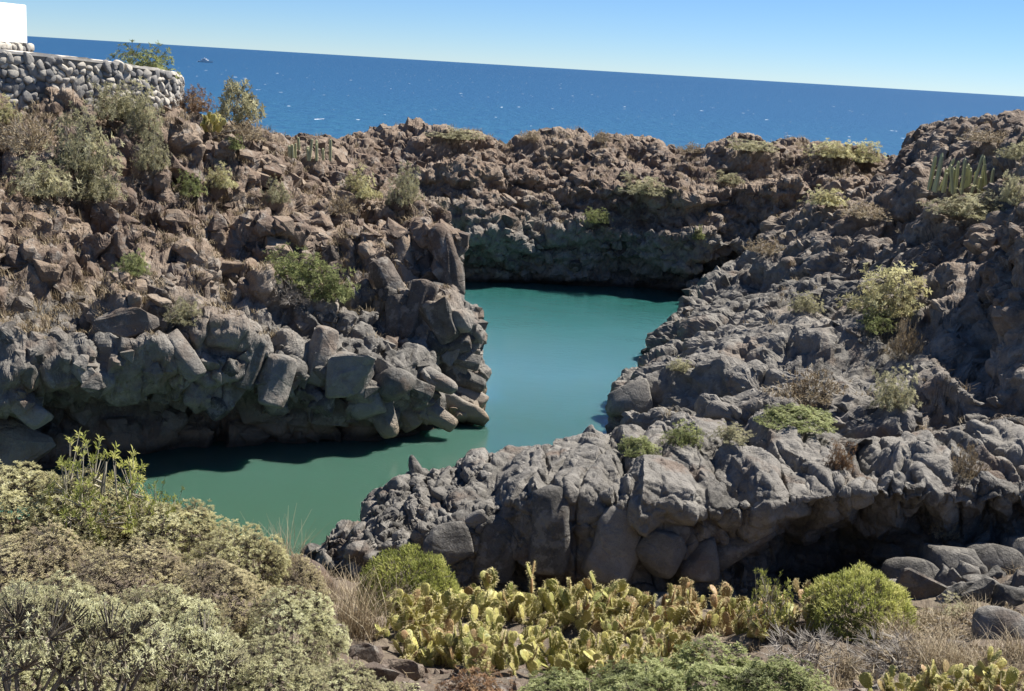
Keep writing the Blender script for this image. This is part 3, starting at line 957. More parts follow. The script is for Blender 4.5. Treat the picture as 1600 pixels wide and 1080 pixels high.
M['leaf_bright'] = leaf_material('leaves_bright', (0.16, 0.18, 0.045), (0.38, 0.40, 0.11), (0.60, 0.58, 0.22))
M['leaf_green'] = leaf_material('leaves_green', (0.13, 0.145, 0.06), (0.28, 0.31, 0.125), (0.46, 0.48, 0.23))
M['leaf_grey'] = leaf_material('leaves_greygreen', (0.20, 0.185, 0.115), (0.38, 0.36, 0.215), (0.56, 0.53, 0.34))
M['straw'] = leaf_material('dry_straw', (0.16, 0.115, 0.065), (0.33, 0.26, 0.16), (0.52, 0.44, 0.30), 0.2)
M['rust'] = leaf_material('dry_rusty_leaves', (0.10, 0.05, 0.025), (0.22, 0.125, 0.06), (0.34, 0.22, 0.11), 0.2)
M['twig_grey'] = leaf_material('bare_grey_twigs', (0.13, 0.115, 0.10), (0.24, 0.215, 0.185), (0.38, 0.345, 0.30), 0)
M['bark_dark'] = leaf_material('dark_stems', (0.045, 0.036, 0.03), (0.10, 0.083, 0.066), (0.17, 0.145, 0.115), 0, 0.9)
M['bark_mid'] = leaf_material('brown_grey_stems', (0.09, 0.075, 0.06), (0.17, 0.145, 0.115), (0.27, 0.24, 0.19), 0, 0.9)
M['bark_pale'] = leaf_material('pale_stems', (0.17, 0.15, 0.115), (0.30, 0.27, 0.205), (0.42, 0.385, 0.30), 0, 0.8)

# ------------------------------------------------------------------ plants: shapes (unit crown: radius 1, height 1)
def tubes(P0, P1, r0, r1, k=3):
    P0, P1 = np.asarray(P0, float), np.asarray(P1, float)
    n = len(P0)
    d = P1 - P0
    d /= np.linalg.norm(d, axis=1, keepdims=True) + 1e-9
    a = np.where(np.abs(d[:, 2:3]) < 0.9, np.array([[0, 0, 1.0]]), np.array([[1.0, 0, 0]]))
    x = np.cross(a, d); x /= np.linalg.norm(x, axis=1, keepdims=True) + 1e-9
    y = np.cross(d, x)
    an = np.arange(k) * 2 * math.pi / k
    ring = x[:, None] * np.cos(an)[None, :, None] + y[:, None] * np.sin(an)[None, :, None]
    r0 = np.broadcast_to(np.asarray(r0, float), (n,)); r1 = np.broadcast_to(np.asarray(r1, float), (n,))
    V = np.concatenate([P0[:, None] + ring * r0[:, None, None], P1[:, None] + ring * r1[:, None, None]], 1)
    b = (np.arange(n) * 2 * k)[:, None]
    i = np.arange(k)[None]; j = (i + 1) % k
    Fc = np.stack([b + i, b + j, b + k + j, b + k + i], 2).reshape(-1, 4)
    return V.reshape(-1, 3), Fc
def rosettes(rs, tip, axis, nleaf, L, w, lo=35, hi=80, jit=0.25):
    n = len(tip)
    axis = axis / (np.linalg.norm(axis, axis=1, keepdims=True) + 1e-9)
    a = np.where(np.abs(axis[:, 2:3]) < 0.9, np.array([[0, 0, 1.0]]), np.array([[1.0, 0, 0]]))
    x = np.cross(a, axis); x /= np.linalg.norm(x, axis=1, keepdims=True) + 1e-9
    y = np.cross(axis, x)
    az = rs.uniform(0, 2 * math.pi, (n, 1)) + np.arange(nleaf)[None] * 2.39996
    th = np.radians(rs.uniform(lo, hi, (n, nleaf)))
    d = axis[:, None] * np.cos(th)[..., None] + (x[:, None] * np.cos(az)[..., None] + y[:, None] * np.sin(az)[..., None]) * np.sin(th)[..., None]
    side = np.cross(d, axis[:, None]); side /= np.linalg.norm(side, axis=2, keepdims=True) + 1e-9
    up = np.cross(side, d)
    LL = (L * rs.uniform(1 - jit, 1 + jit, (n, nleaf)))[..., None]
    b = tip[:, None] + axis[:, None] * (rs.uniform(-0.6, 0.1, (n, nleaf))[..., None] * L)
    mid = b + d * LL * 0.58 + up * LL * 0.06
    t = b + d * LL - up * LL * 0.10
    V = np.stack([b, mid + side * w * 0.5, t, mid - side * w * 0.5], 2).reshape(-1, 3)
    Fc = np.arange(len(V)).reshape(-1, 4)
    return V, Fc
def crown(rs, ntips, dzlo=-0.05, shell=0.72, lump=0.22, k=0):
    d = rs.normal(size=(ntips * 3, 3))
    d /= np.linalg.norm(d, axis=1, keepdims=True)
    d = d[d[:, 2] > dzlo][:ntips]
    f = (1 + lump * fbm(d * 2.6 + k * 7.7, 2, 900 + k)) * (1 - (1 - shell) * rs.rand(len(d)) ** 2.2) * 0.92
    p = d * f[:, None]
    p[:, 2] = np.maximum(p[:, 2], 0.02 + 0.12 * rs.rand(len(d)))
    return p, d
def build_shrub(key, seed, ntips, leaf, lw, nleaf, stem_r, limbs, leafmat, barkmat, dzlo=-0.05, shell=0.72, lump=0.22, lo=35, hi=80, up=0.5, twigs=1.0):
    rs = np.random.RandomState(seed)
    tip, d = crown(rs, ntips, dzlo, shell, lump, seed)
    n = len(tip)
    # limbs from the base
    la = rs.normal(size=(limbs, 3)); la[:, 2] = np.abs(la[:, 2]) * 0.7 + 0.35
    la /= np.linalg.norm(la, axis=1, keepdims=True)
    segs0, segs1, ra, rb = [], [], [], []
    nodes = []
    for q in la:
        p = np.array([rs.normal(0, .05), rs.normal(0, .05), -0.06])
        dirn = q * np.array([0.75, 0.75, 1.0])
        r = stem_r * rs.uniform(0.75, 1.2)
        L = rs.uniform(0.5, 0.75)
        for j in range(4):
            e = p + dirn * L / 4 + rs.normal(0, 0.025, 3)
            segs0.append(p); segs1.append(e); ra.append(r); rb.append(r * 0.8)
            r *= 0.8
            p = e
            dirn = dirn * 0.9 + q * 0.15 + np.array([0, 0, 0.04])
            if j >= 1: nodes.append((p, r))
    NP = np.array([a for a, _ in nodes]); NR = np.array([b for _, b in nodes])
    # sub-branches: group tips
    m = max(8, n // 9)
    ids = rs.choice(n, m, replace=False)
    sub = tip[ids] * 0.74 + rs.normal(0, .03, (m, 3))
    near = np.argmin(((sub[:, None] - NP[None]) ** 2).sum(2) + 0.3 * np.maximum(0, NP[None, :, 2] - sub[:, None, 2]), 1)
    midp = (sub + NP[near]) / 2 + rs.normal(0, .035, (m, 3)); midp[:, 2] -= 0.03
    S0 = [np.array(segs0), NP[near], midp]; S1 = [np.array(segs1), midp, sub]
    RA = [np.array(ra), NR[near] * 0.75, np.full(m, stem_r * .34)]; RB = [np.array(rb), np.full(m, stem_r * .34), np.full(m, stem_r * .26)]
    keep = rs.rand(n) < twigs
    tt = tip[keep]
    nb = np.empty(len(tt), int)
    for c in range(0, len(tt), 400):
        nb[c:c + 400] = np.argmin(((tt[c:c + 400, None] - sub[None]) ** 2).sum(2), 1)
    S0.append(sub[nb]); S1.append(tt); RA.append(np.full(len(tt), stem_r * .22)); RB.append(np.full(len(tt), stem_r * .14))
    V, Fc = tubes(np.concatenate(S0), np.concatenate(S1), np.concatenate(RA), np.concatenate(RB), 4 if stem_r > 0.03 else 3)
    ti = np.repeat(rs.rand(len(V) // (8 if stem_r > 0.03 else 6)), 8 if stem_r > 0.03 else 6)
    stem = mesh_np(key + '_stems', V, Fc, M[barkmat], smooth=True, attrs={'tint': ti})
    fol = None
    if nleaf:
        ax = d + np.array([0, 0, up]) + rs.normal(0, .25, (n, 3))
        V, Fc = rosettes(rs, tip, ax, nleaf, leaf, lw, lo, hi)
        t = np.clip(0.5 + 0.45 * fbm(tip * 2.2 + seed, 2, 40) + rs.normal(0, .16, n), 0, 1)
        fol = mesh_np(key + '_foliage', V, Fc, M[leafmat], smooth=False, attrs={'tint': np.repeat(t, nleaf * 4)})
    return stem, fol
SHRUB_KINDS = {
    'spurge':       dict(ntips=1900, leaf=0.046, lw=0.013, nleaf=10, stem_r=0.020, limbs=11, leafmat='leaf_yellow', barkmat='bark_dark'),
    'spurge_sage':  dict(ntips=1900, leaf=0.046, lw=0.013, nleaf=10, stem_r=0.020, limbs=11, leafmat='leaf_sage', barkmat='bark_dark'),
    'spurge_dusky': dict(ntips=1700, leaf=0.042, lw=0.012, nleaf=9, stem_r=0.020, limbs=11, leafmat='leaf_dusky', barkmat='bark_dark'),
    'leggy':        dict(ntips=1000, leaf=0.046, lw=0.012, nleaf=9, stem_r=0.036, limbs=14, leafmat='leaf_sage', barkmat='bark_mid', dzlo=0.68, shell=0.85),
    'candelabra':   dict(ntips=120, leaf=0.095, lw=0.024, nleaf=10, stem_r=0.040, limbs=16, leafmat='leaf_bright', barkmat='bark_pale', dzlo=0.22, shell=0.78, lump=0.3),
    'mound':        dict(ntips=3000, leaf=0.075, lw=0.014, nleaf=6, stem_r=0.016, limbs=12, leafmat='leaf_bright', barkmat='bark_pale', dzlo=0.0, shell=0.8, lump=0.14, lo=5, hi=45, up=0.8),
    'dome':         dict(ntips=2400, leaf=0.085, lw=0.015, nleaf=6, stem_r=0.020, limbs=14, leafmat='leaf_bright', barkmat='bark_pale', dzlo=0.18, shell=0.8, lump=0.12, lo=5, hi=45, up=0.8),
    'low_green':    dict(ntips=1700, leaf=0.07, lw=0.03, nleaf=7, stem_r=0.012, limbs=10, leafmat='leaf_green', barkmat='bark_dark', lump=0.4),
    'bush_grey':    dict(ntips=430, leaf=0.111, lw=0.034, nleaf=8, stem_r=0.026, limbs=10, leafmat='leaf_grey', barkmat='bark_pale', lump=0.6, shell=0.4),
    'bush_green':   dict(ntips=430, leaf=0.111, lw=0.036, nleaf=8, stem_r=0.026, limbs=9, leafmat='leaf_green', barkmat='bark_dark', lump=0.6, shell=0.4),
    'bush_yellow':  dict(ntips=430, leaf=0.119, lw=0.04, nleaf=8, stem_r=0.024, limbs=9, leafmat='leaf_yellow', barkmat='bark_pale', lump=0.6, shell=0.4),
    'bush_rust':    dict(ntips=430, leaf=0.119, lw=0.03, nleaf=8, stem_r=0.022, limbs=9, leafmat='rust', barkmat='twig_grey', lump=0.6, shell=0.4),
    'bush_straw':   dict(ntips=430, leaf=0.136, lw=0.022, nleaf=8, stem_r=0.020, limbs=12, leafmat='straw', barkmat='twig_grey', lump=0.6, shell=0.4, lo=5, hi=50),
    'open_tree':    dict(ntips=150, leaf=0.17, lw=0.045, nleaf=12, stem_r=0.036, limbs=9, leafmat='leaf_grey', barkmat='bark_pale', dzlo=0.15, shell=0.6, lump=0.4),
    'dry_twigs':    dict(ntips=900, leaf=0, lw=0, nleaf=0, stem_r=0.020, limbs=20, leafmat=None, barkmat='twig_grey', shell=0.5, lump=0.3),
}
_shr = {}
def shrub_meshes(kind, var):
    k = (kind, var)
    if k not in _shr:
        _shr[k] = build_shrub(kind, 100 + var * 13 + len(kind), **SHRUB_KINDS[kind])
    return _shr[k]
PLANT_N = [0]
def shrub(name, kind, px, py, w, h, label, cat='shrub', group=None, loc=None, dY=0.0, var=None):
    """a shrub rooted at the ground seen at (px, py), w wide and h high in photo pixels"""
    q = np.array(loc) if loc is not None else pick(px, py)
    q = q + np.array([0, dY, 0])
    dp = project(q[None])[0][2]
    rad, hh = w / 2 / F * dp, h / F * dp
    PLANT_N[0] += 1
    i = PLANT_N[0]
    st, fo = shrub_meshes(kind, (i % 3) if var is None else var)
    root = link(name, None, None, (q[0], q[1], q[2] - 0.04), (0, 0, (i * 1.947) % 6.283), (rad, rad, hh))
    tag(root, label, cat, group)
    link('stems', st, root)
    if fo: link('foliage', fo, root)
    return root
def blades(rs, n, spread, h, w, lean=0.5, seg=3):
    base = np.stack([rs.normal(0, spread, n), rs.normal(0, spread, n), np.zeros(n)], 1)
    az = rs.uniform(0, 6.283, n)
    ln = rs.uniform(0.1, lean, n)
    out = np.stack([np.cos(az), np.sin(az), np.zeros(n)], 1)
    sd = np.stack([-np.sin(az), np.cos(az), np.zeros(n)], 1)
    H = h * rs.uniform(0.45, 1.0, n)
    pts = []
    for j in range(seg + 1):
        t = j / seg
        c = base + out * (ln * H * t ** 1.7)[:, None] + np.array([0, 0, 1.0]) * (H * (t - 0.25 * ln * t * t))[:, None]
        ww = w * (1 - 0.85 * t)
        pts.append(c - sd * ww / 2); pts.append(c + sd * ww / 2)
    V = np.stack(pts, 1)
    k = 2 * (seg + 1)
    b = (np.arange(n) * k)[:, None]
    Fc = np.concatenate([b + np.array([[2 * j, 2 * j + 1, 2 * j + 3, 2 * j + 2]]) for j in range(seg)])
    return V.reshape(-1, 3), Fc, np.repeat(rs.rand(n), k)
def grass_tuft(px, py, w, h, label, seed, n=170, group=None, lean=1.1, mat='straw', name='grass_tuft', wpx=0.9):
    q = pick(px, py)
    dp = project(q[None])[0][2]
    H = h / F * dp
    rs = np.random.RandomState(seed)
    V, Fc, t = blades(rs, n, w / 2 / F * dp * 0.28, H, wpx / F * dp * 1.3, lean * min(1.2, w / (2.0 * h) + 0.3))
    o = link(name, mesh_np(name, V, Fc, M[mat], attrs={'tint': t}), None, (q[0], q[1], q[2] - 0.03))
    return tag(o, label, 'grass', group)

# ------------------------------------------------------------------ shrubs of the foreground bank
G1 = 'spurge shrubs on the near bank'
for (kind, px, py, w, h, label) in [
    ('spurge', 15, 818, 250, 100, 'yellowish spurge shrub in the back row at the left edge, under the grey boulders'),
    ('spurge', 140, 838, 230, 92, 'yellowish spurge shrub directly in front of the pale branched candelabra bush'),
    ('spurge', 268, 860, 210, 88, 'yellowish spurge shrub right of the candelabra bush, its top against green water'),
    ('spurge', 372, 900, 180, 84, 'yellowish spurge shrub sloping down beside the tall thin grass stalks'),
    ('spurge_dusky', 448, 945, 150, 84, 'dusky spurge shrub at the back right end of the thicket, beside pale boulders'),
    ('spurge_dusky', 60, 915, 240, 90, 'dusky brown-green spurge at the left edge in the second row'),
    ('spurge_dusky', 210, 925, 230, 84, 'dusky brown-green spurge with bare purple-grey twigs in the middle of the second row'),
    ('spurge_dusky', 340, 960, 210, 88, 'dusky spurge in the second row, right of the middle of the thicket'),
    ('spurge_sage', 455, 1015, 190, 96, 'sage green spurge at the right side of the thicket by the dark rubble'),
    ('spurge_sage', 250, 1010, 240, 104, 'pale sage spurge in the third row with light green tips'),
    ('spurge_sage', 95, 1000, 240, 110, 'pale sage spurge in the third row near the left edge'),
    ('leggy', 30, 1120, 290, 230, 'spurge with bare dark stems in the bottom left corner'),
    ('leggy', 165, 1130, 290, 230, 'spurge with several leaning dark trunks at the bottom, second from the left corner'),
    ('leggy', 305, 1135, 260, 205, 'spurge with forked dark stems at the bottom, third from the left corner'),
    ('spurge_sage', 55, 1062, 220, 80, 'low sage spurge behind the bare dark stems of the bottom left corner'),
    ('spurge_sage', 195, 1070, 210, 84, 'low sage spurge behind the leaning dark trunks at the bottom'),
    ('spurge_sage', 330, 1075, 200, 84, 'low sage spurge behind the forked dark stems at the bottom'),
    ('spurge_sage', 410, 1110, 220, 110, 'sage spurge at the bottom edge right of the bare dark stems'),
    ('spurge_sage', 520, 1115, 190, 86, 'low sage spurge at the bottom edge in front of the brown rubble'),
    ('spurge_sage', 615, 1125, 150, 60, 'lowest sage spurge at the bottom edge next to the rusty dead leaves'),
    ]:
    shrub('spurge_shrub', kind, px, py, w, h, label, 'shrub', G1)
shrub('candelabra_bush', 'candelabra', 150, 836, 200, 165, 'open bush with pale upright branches and bright tufts against the dark overhang', var=1)
shrub('candelabra_bush', 'candelabra', 246, 850, 96, 108, 'small pale branched bush leaning over the green water beside the larger one', var=2)
shrub('mound_bush', 'mound', 640, 945, 172, 98, 'dense yellow-green rounded bush below the tip of the dark ledge', var=0)
shrub('dome_bush', 'dome', 1338, 985, 190, 104, 'rounded bright green bush with grey branches below, in front of the cave', var=1)
shrub('dry_twig_shrub', 'dry_twigs', 1265, 1045, 190, 84, 'leafless grey twig shrub below the rounded green bush')
shrub('dry_twig_shrub', 'dry_twigs', 1405, 1040, 170, 60, 'low leafless twig shrub right of the rounded green bush base')
shrub('dry_twig_shrub', 'bush_rust', 745, 1085, 110, 40, 'heap of rust brown dead leaves and twigs at the bottom edge')
shrub('tufted_succulent', 'candelabra', 1200, 990, 96, 112, 'small tree-like succulent with a forked stem and green tufts before the dark face', var=0)
for (kind, px, py, w, h, label) in [
    ('bush_straw', 1480, 985, 120, 34, 'low straw coloured cushion left of the dark humped boulder'),
    ('bush_straw', 1420, 1020, 130, 40, 'straw coloured cushion at the lower right of the rounded green bush'),
    ('bush_grey', 1500, 960, 80, 30, 'small grey-green cushion below the largest grey boulder of the cave group'),
    ('bush_straw', 1590, 975, 90, 36, 'straw coloured cushion at the right edge behind the dark humped boulder')]:
    shrub('dry_cushion', kind, px, py, w, h, label, 'shrub', 'dry cushions on the right of the near bank')
for (px, py, w, h, label) in [
    (1000, 1095, 170, 56, 'low green leafy shrub at the bottom edge below the prickly pears'),
    (1110, 1075, 210, 62, 'wide low green leafy shrub below the brown prickly pear clump'),
    (1215, 1095, 170, 60, 'low green leafy shrub at the bottom edge below the grey twig shrub'),
    (880, 1100, 150, 50, 'low green leafy shrub at the bottom edge beside the rusty dead leaves')]:
    shrub('leafy_shrub', 'low_green', px, py, w, h, label, 'shrub', 'low green shrubs at the bottom edge')
for i, (px, py, w, h, n, label) in enumerate([
    (440, 895, 120, 105, 120, 'tall thin dry grass stalks standing against the green water'),
    (395, 880, 70, 80, 60, 'thin dry grass stalks just left of the tallest stalks at the water'),
    (555, 985, 170, 110, 420, 'big tuft of pale straw grass between the pale boulders and the prickly pears'),
    (500, 940, 110, 75, 200, 'smaller straw grass tuft at the foot of the pale boulders'),
    (1460, 1045, 190, 70, 380, 'spreading straw coloured grass left of the dark boulder on the right'),
    (1560, 1050, 160, 60, 320, 'straw coloured grass in front of the dark boulder on the right'),
    (1400, 1000, 120, 60, 240, 'straw grass at the right foot of the rounded green bush'),
    (1530, 965, 110, 45, 220, 'pale grass behind the dark boulder on the right'),
    (1330, 1060, 150, 60, 260, 'straw grass mixed with grey twigs at the bottom right'),
    (1450, 975, 130, 44, 260, 'pale grass below the low slanting rock right of the rounded green bush'),
    (1590, 1020, 110, 50, 240, 'straw grass at the right edge just below the dark humped boulder'),
    (1500, 1040, 150, 56, 300, 'straw grass right above the row of prickly pears in the lower right corner')]):
    grass_tuft(px, py, w, h, label, 500 + i, n, 'dry grass tufts on the near bank')

# ------------------------------------------------------------------ prickly pears: every pad is a part
def pad_mesh(name, mat, seed):
    rs = np.random.RandomState(seed)
    V, Fc = [], []
    ns, nr = 14, 6
    for j in range(nr + 1):
        ph = math.pi * j / nr
        z = 0.5 - 0.5 * math.cos(ph)
        r = math.sin(ph) ** 0.85
        wd = 0.5 * (0.62 + 0.5 * z - 0.12 * z * z)
        for i in range(ns):
            a = 2 * math.pi * i / ns
            V.append((r * wd * math.cos(a) * 0.76, r * 0.055 * math.sin(a) * (1.2 - 0.4 * z), z))
    for j in range(nr):
        for i in range(ns):
            Fc.append((j * ns + i, j * ns + (i + 1) % ns, (j + 1) * ns + (i + 1) % ns, (j + 1) * ns + i))
    nb = len(Fc)
    for _ in range(75):      # spines on both faces and along the rim
        a = rs.uniform(0, 6.283); z = rs.uniform(0.12, 0.97)
        rr = 2 * math.sqrt(max(z * (1 - z), 0.0)) ** 0.85
        wd = 0.5 * (0.62 + 0.5 * z) * rr * 0.76
        x = wd * (rs.uniform(-1, 1) if rs.rand() < 0.6 else rs.choice([-0.97, 0.97]))
        sy = rs.choice([-1, 1])
        b = np.array([x, sy * 0.045 * rr, z])
        for _ in range(2):
            d = np.array([rs.normal(0, .6) + 1.2 * x, sy * rs.uniform(.2, 1), rs.normal(0.15, .5)])
            d = d / np.linalg.norm(d) * rs.uniform(0.09, 0.17)
            sdv = np.cross(d, [0.3, 0.2, 0.9]); sdv = sdv / (np.linalg.norm(sdv) + 1e-6) * 0.013
            k = len(V)
            V += [tuple(b - sdv), tuple(b + sdv), tuple(b + d), tuple(b + d)]
            Fc.append((k, k + 1, k + 2, k + 3))
    me = bpy.data.meshes.new(name)
    me.from_pydata([tuple(map(float, v)) for v in V], [], [f if i < nb else f[:3] for i, f in enumerate(Fc)])
    me.materials.append(mat)
    me.materials.append(M['spine'])
    for i, p in enumerate(me.polygons):
        p.use_smooth = i < nb
        p.material_index = 0 if i < nb else 1
    return me
def pad_material(name, a, b_):
    m, n, l, b = new_mat(name)
    oi = n.new('ShaderNodeObjectInfo')
    tc = n.new('ShaderNodeTexCoord')
    n1 = noise(n, l, tc.outputs['Object'], 5.0, 4, 0.6)
    f = math_(n, l, 'ADD', math_(n, l, 'MULTIPLY', oi.outputs['Random'], 0.75), math_(n, l, 'MULTIPLY', math_(n, l, 'SUBTRACT', n1, 0.35), 0.7))
    c = mixc(n, l, math_(n, l, 'MULTIPLY', f, 1.0, True), a, b_)
    vo = n.new('ShaderNodeTexVoronoi'); vo.inputs['Scale'].default_value = 9.0
    l.new(tc.outputs['Object'], vo.inputs['Vector'])
    c = mixc(n, l, ramp(n, l, vo.outputs['Distance'], [(0.10, 1.0), (0.22, 0.0)]), c, (0.58, 0.52, 0.26))
    l.new(c, b.inputs['Base Color'])
    b.inputs['Roughness'].default_value = 0.55
    b.inputs['Specular IOR Level'].default_value = 0.35
    return m
M['pad_green'] = pad_material('prickly_pear_green', (0.15, 0.175, 0.045), (0.52, 0.46, 0.15))
M['pad_brown'] = pad_material('prickly_pear_brownish', (0.17, 0.14, 0.055), (0.42, 0.25, 0.135))
M['spine'] = leaf_material('cactus_spines', (0.60, 0.53, 0.27), (0.66, 0.58, 0.30), (0.72, 0.64, 0.36), 0.3)
PADS = [pad_mesh('pad_shape', M['pad_green'], 40 + i) for i in range(5)]
PADB = [pad_mesh('pad_shape', M['pad_brown'], 60 + i) for i in range(4)]
def prickly_pear(px, py, w, h, label, seed, brown=0.15, pad_px=22, npad=34, group='prickly pears on the near bank', pads_as_parts=True):
    rs = np.random.RandomState(seed)
    q = pick(px, py)
    dp = project(q[None])[0][2]
    rad, H, ps = w / 2 / F * dp, h / F * dp, pad_px / F * dp
    root = link('prickly_pear', None, None, (q[0], q[1], q[2] - 0.03))
    tag(root, label, 'cactus', group)
    n = 0
    live = []
    npad = int(npad * 2.1)
    nb = max(4, int(npad / 3.8))
    for i in range(nb):
        a = rs.uniform(0, 6.283); r = rad * math.sqrt(rs.rand()) * 0.8
        qz = Quaternion((0, 0, 1), rs.uniform(0, 6.283)) @ Quaternion((1, 0, 0), rs.normal(0, .3)) @ Quaternion((0, 1, 0), rs.normal(0, .3))
        live.append((Vector((r * math.cos(a), r * math.sin(a), -0.05)), qz, ps * rs.uniform(1.0, 1.3), 0))
    while live and n < npad:
        p, qd, s, lev = live.pop(0)
        L = PADB if rs.rand() < brown else PADS
        link('pad', L[rs.randint(len(L))], root, p, qd, (s * rs.uniform(.85, 1.1), s * rs.uniform(0.9, 1.4), s))
        n += 1
        for c in range(rs.choice([1, 2, 2, 3])):
            ang = rs.uniform(-1.0, 1.0)
            lp = Vector((0.33 * s * math.sin(ang) * 0.95, 0, s * (0.62 + 0.33 * math.cos(ang))))
            top = p + qd @ lp
            if top.z > H * 1.15 and lev > 0: continue
            q2 = qd @ Quaternion((0, 1, 0), ang * 0.75) @ Quaternion((0, 0, 1), rs.normal(0, 1.0)) @ Quaternion((1, 0, 0), rs.normal(0, .25))
            if (q2 @ Vector((0, 0, 1))).z < 0.15: continue
            live.append((top, q2, s * rs.uniform(.78, 1.0), lev + 1))
    return root
for i, (px, py, w, h, br, npd, label) in enumerate([
    (640, 975, 126, 109, 0.15, 36, 'prickly pear at the left end of the big patch, under the yellow-green bush'),
    (705, 980, 126, 119, 0.12, 38, 'prickly pear second from the left end of the big patch'),
    (775, 968, 126, 119, 0.18, 38, 'prickly pear in the left middle of the big patch against the dark rock face'),
    (850, 968, 138, 135, 0.15, 40, 'tallest prickly pear in the middle of the big patch'),
    (925, 970, 138, 127, 0.25, 40, 'prickly pear right of the tallest one, against the dark rock face'),
    (990, 990, 114, 104, 0.3, 34, 'prickly pear at the right end of the big patch beside the rounded boulders'),
    (790, 1047, 149, 96, 0.2, 36, 'yellow prickly pear in the lower left of the big patch above the rusty leaves'),
    (900, 1052, 149, 91, 0.12, 36, 'prickly pear in the lower middle of the big patch'),
    (1000, 1058, 138, 78, 0.1, 32, 'prickly pear in the lower right of the big patch above the low green shrub'),
    (665, 1035, 110, 70, 0.3, 30, 'prickly pear low at the left end of the big patch beside the brown rubble'),
    (735, 1032, 110, 80, 0.15, 32, 'prickly pear in the lower left of the big patch, second row'),
    (850, 1040, 120, 80, 0.1, 34, 'prickly pear in the centre of the big patch, second row'),
    (955, 1040, 120, 76, 0.1, 34, 'prickly pear on the right of the big patch, second row'),
    (1045, 1035, 100, 62, 0.3, 28, 'prickly pear just below the brownish one by the boulders'),
    (1075, 982, 103, 104, 0.65, 32, 'brownish prickly pear beside the rounded grey boulders'),
    (1135, 984, 114, 135, 0.7, 36, 'tall brown withered prickly pear left of the tufted succulent'),
    (1180, 977, 92, 119, 0.4, 28, 'brown and green prickly pear right behind the tufted succulent'),
    (1255, 977, 103, 80, 0.5, 26, 'brownish prickly pear at the left foot of the rounded green bush'),
    (1405, 1098, 110, 50, 0.15, 26, 'prickly pear at the bottom edge, leftmost of the row in the lower right corner'),
    (1475, 1098, 110, 54, 0.2, 28, 'prickly pear at the bottom edge, second of the row in the lower right corner'),
    (1540, 1092, 110, 58, 0.25, 28, 'prickly pear at the bottom edge, third of the row in the lower right corner'),
    (1598, 1090, 90, 50, 0.15, 24, 'prickly pear in the very lower right corner'),
    ]):
    prickly_pear(px, py, w, h, label, 900 + i, br, 24, npd)

# ------------------------------------------------------------------ loose boulders of the foreground
for i, (px, py, w, h, ang, kd, label) in enumerate([
    (547, 972, 34, 42, 20, 'angular', 'small dark almost black rock in front of the straw grass tuft'),
    (497, 908, 84, 54, -12, 'round', 'pale brown-grey boulder at the right end of the spurge thicket'),
    (600, 918, 76, 62, 10, 'round', 'pale boulder half hidden behind the yellow-green rounded bush'),
    (520, 1000, 64, 50, -15, 'angular', 'brown rock below the straw grass tuft beside the sage spurge'),
    (560, 1022, 56, 44, 10, 'angular', 'brown-grey rock in the rubble between spurge and prickly pears'),
    (480, 975, 50, 40, 0, 'angular', 'brown rock at the right flank of the dusky spurge'),
    (625, 1040, 60, 36, -5, 'angular', 'flat pale rock in the rubble above the bottom edge'),
    (690, 1020, 54, 36, 12, 'angular', 'grey rock under the left prickly pears'),
    (585, 1060, 52, 34, -8, 'angular', 'grey-brown rock just above the lowest sage spurge'),
    (962, 940, 56, 34, 0, 'round', 'flat rounded grey boulder, leftmost of three at the foot of the dark face'),
    (1003, 938, 56, 54, 5, 'round', 'rounded grey boulder, middle of three at the foot of the dark face'),
    (1046, 944, 58, 46, -8, 'round', 'rounded grey boulder, rightmost of three at the foot of the dark face'),
    (1425, 895, 100, 70, -5, 'round', 'grey boulder leftmost of the group at the mouth of the cave'),
    (1488, 888, 124, 92, 8, 'round', 'largest grey boulder of the group right of the cave'),
    (1552, 884, 110, 80, -10, 'round', 'grey boulder second from the right frame edge, right of the largest one'),
    (1605, 880, 90, 76, 0, 'round', 'grey boulder at the right frame edge beside the cave group'),
    (1440, 935, 90, 46, -20, 'angular', 'low slanting rock below the boulder group right of the cave'),
    (1520, 935, 100, 50, 10, 'angular', 'low grey rock below the largest boulder of the cave group'),
    (1590, 938, 90, 54, 0, 'round', 'low boulder at the right frame edge above the straw grass'),
    (1562, 990, 90, 78, -12, 'round', 'dark humped boulder standing in straw grass near the right edge'),
    (1496, 1005, 34, 24, 0, 'angular', 'small rock in the straw grass left of the dark humped boulder'),
    ]):
    o = place_rock(None, 'rock_bank_loose' if (px < 720 and i) else 'rock_ledge_loose', kd, px, py, w, h, ang, 0.9, 0.0, name='boulder', rs=rl)
    tag(o, label, 'boulder', 'loose boulders at the foot of the bank')

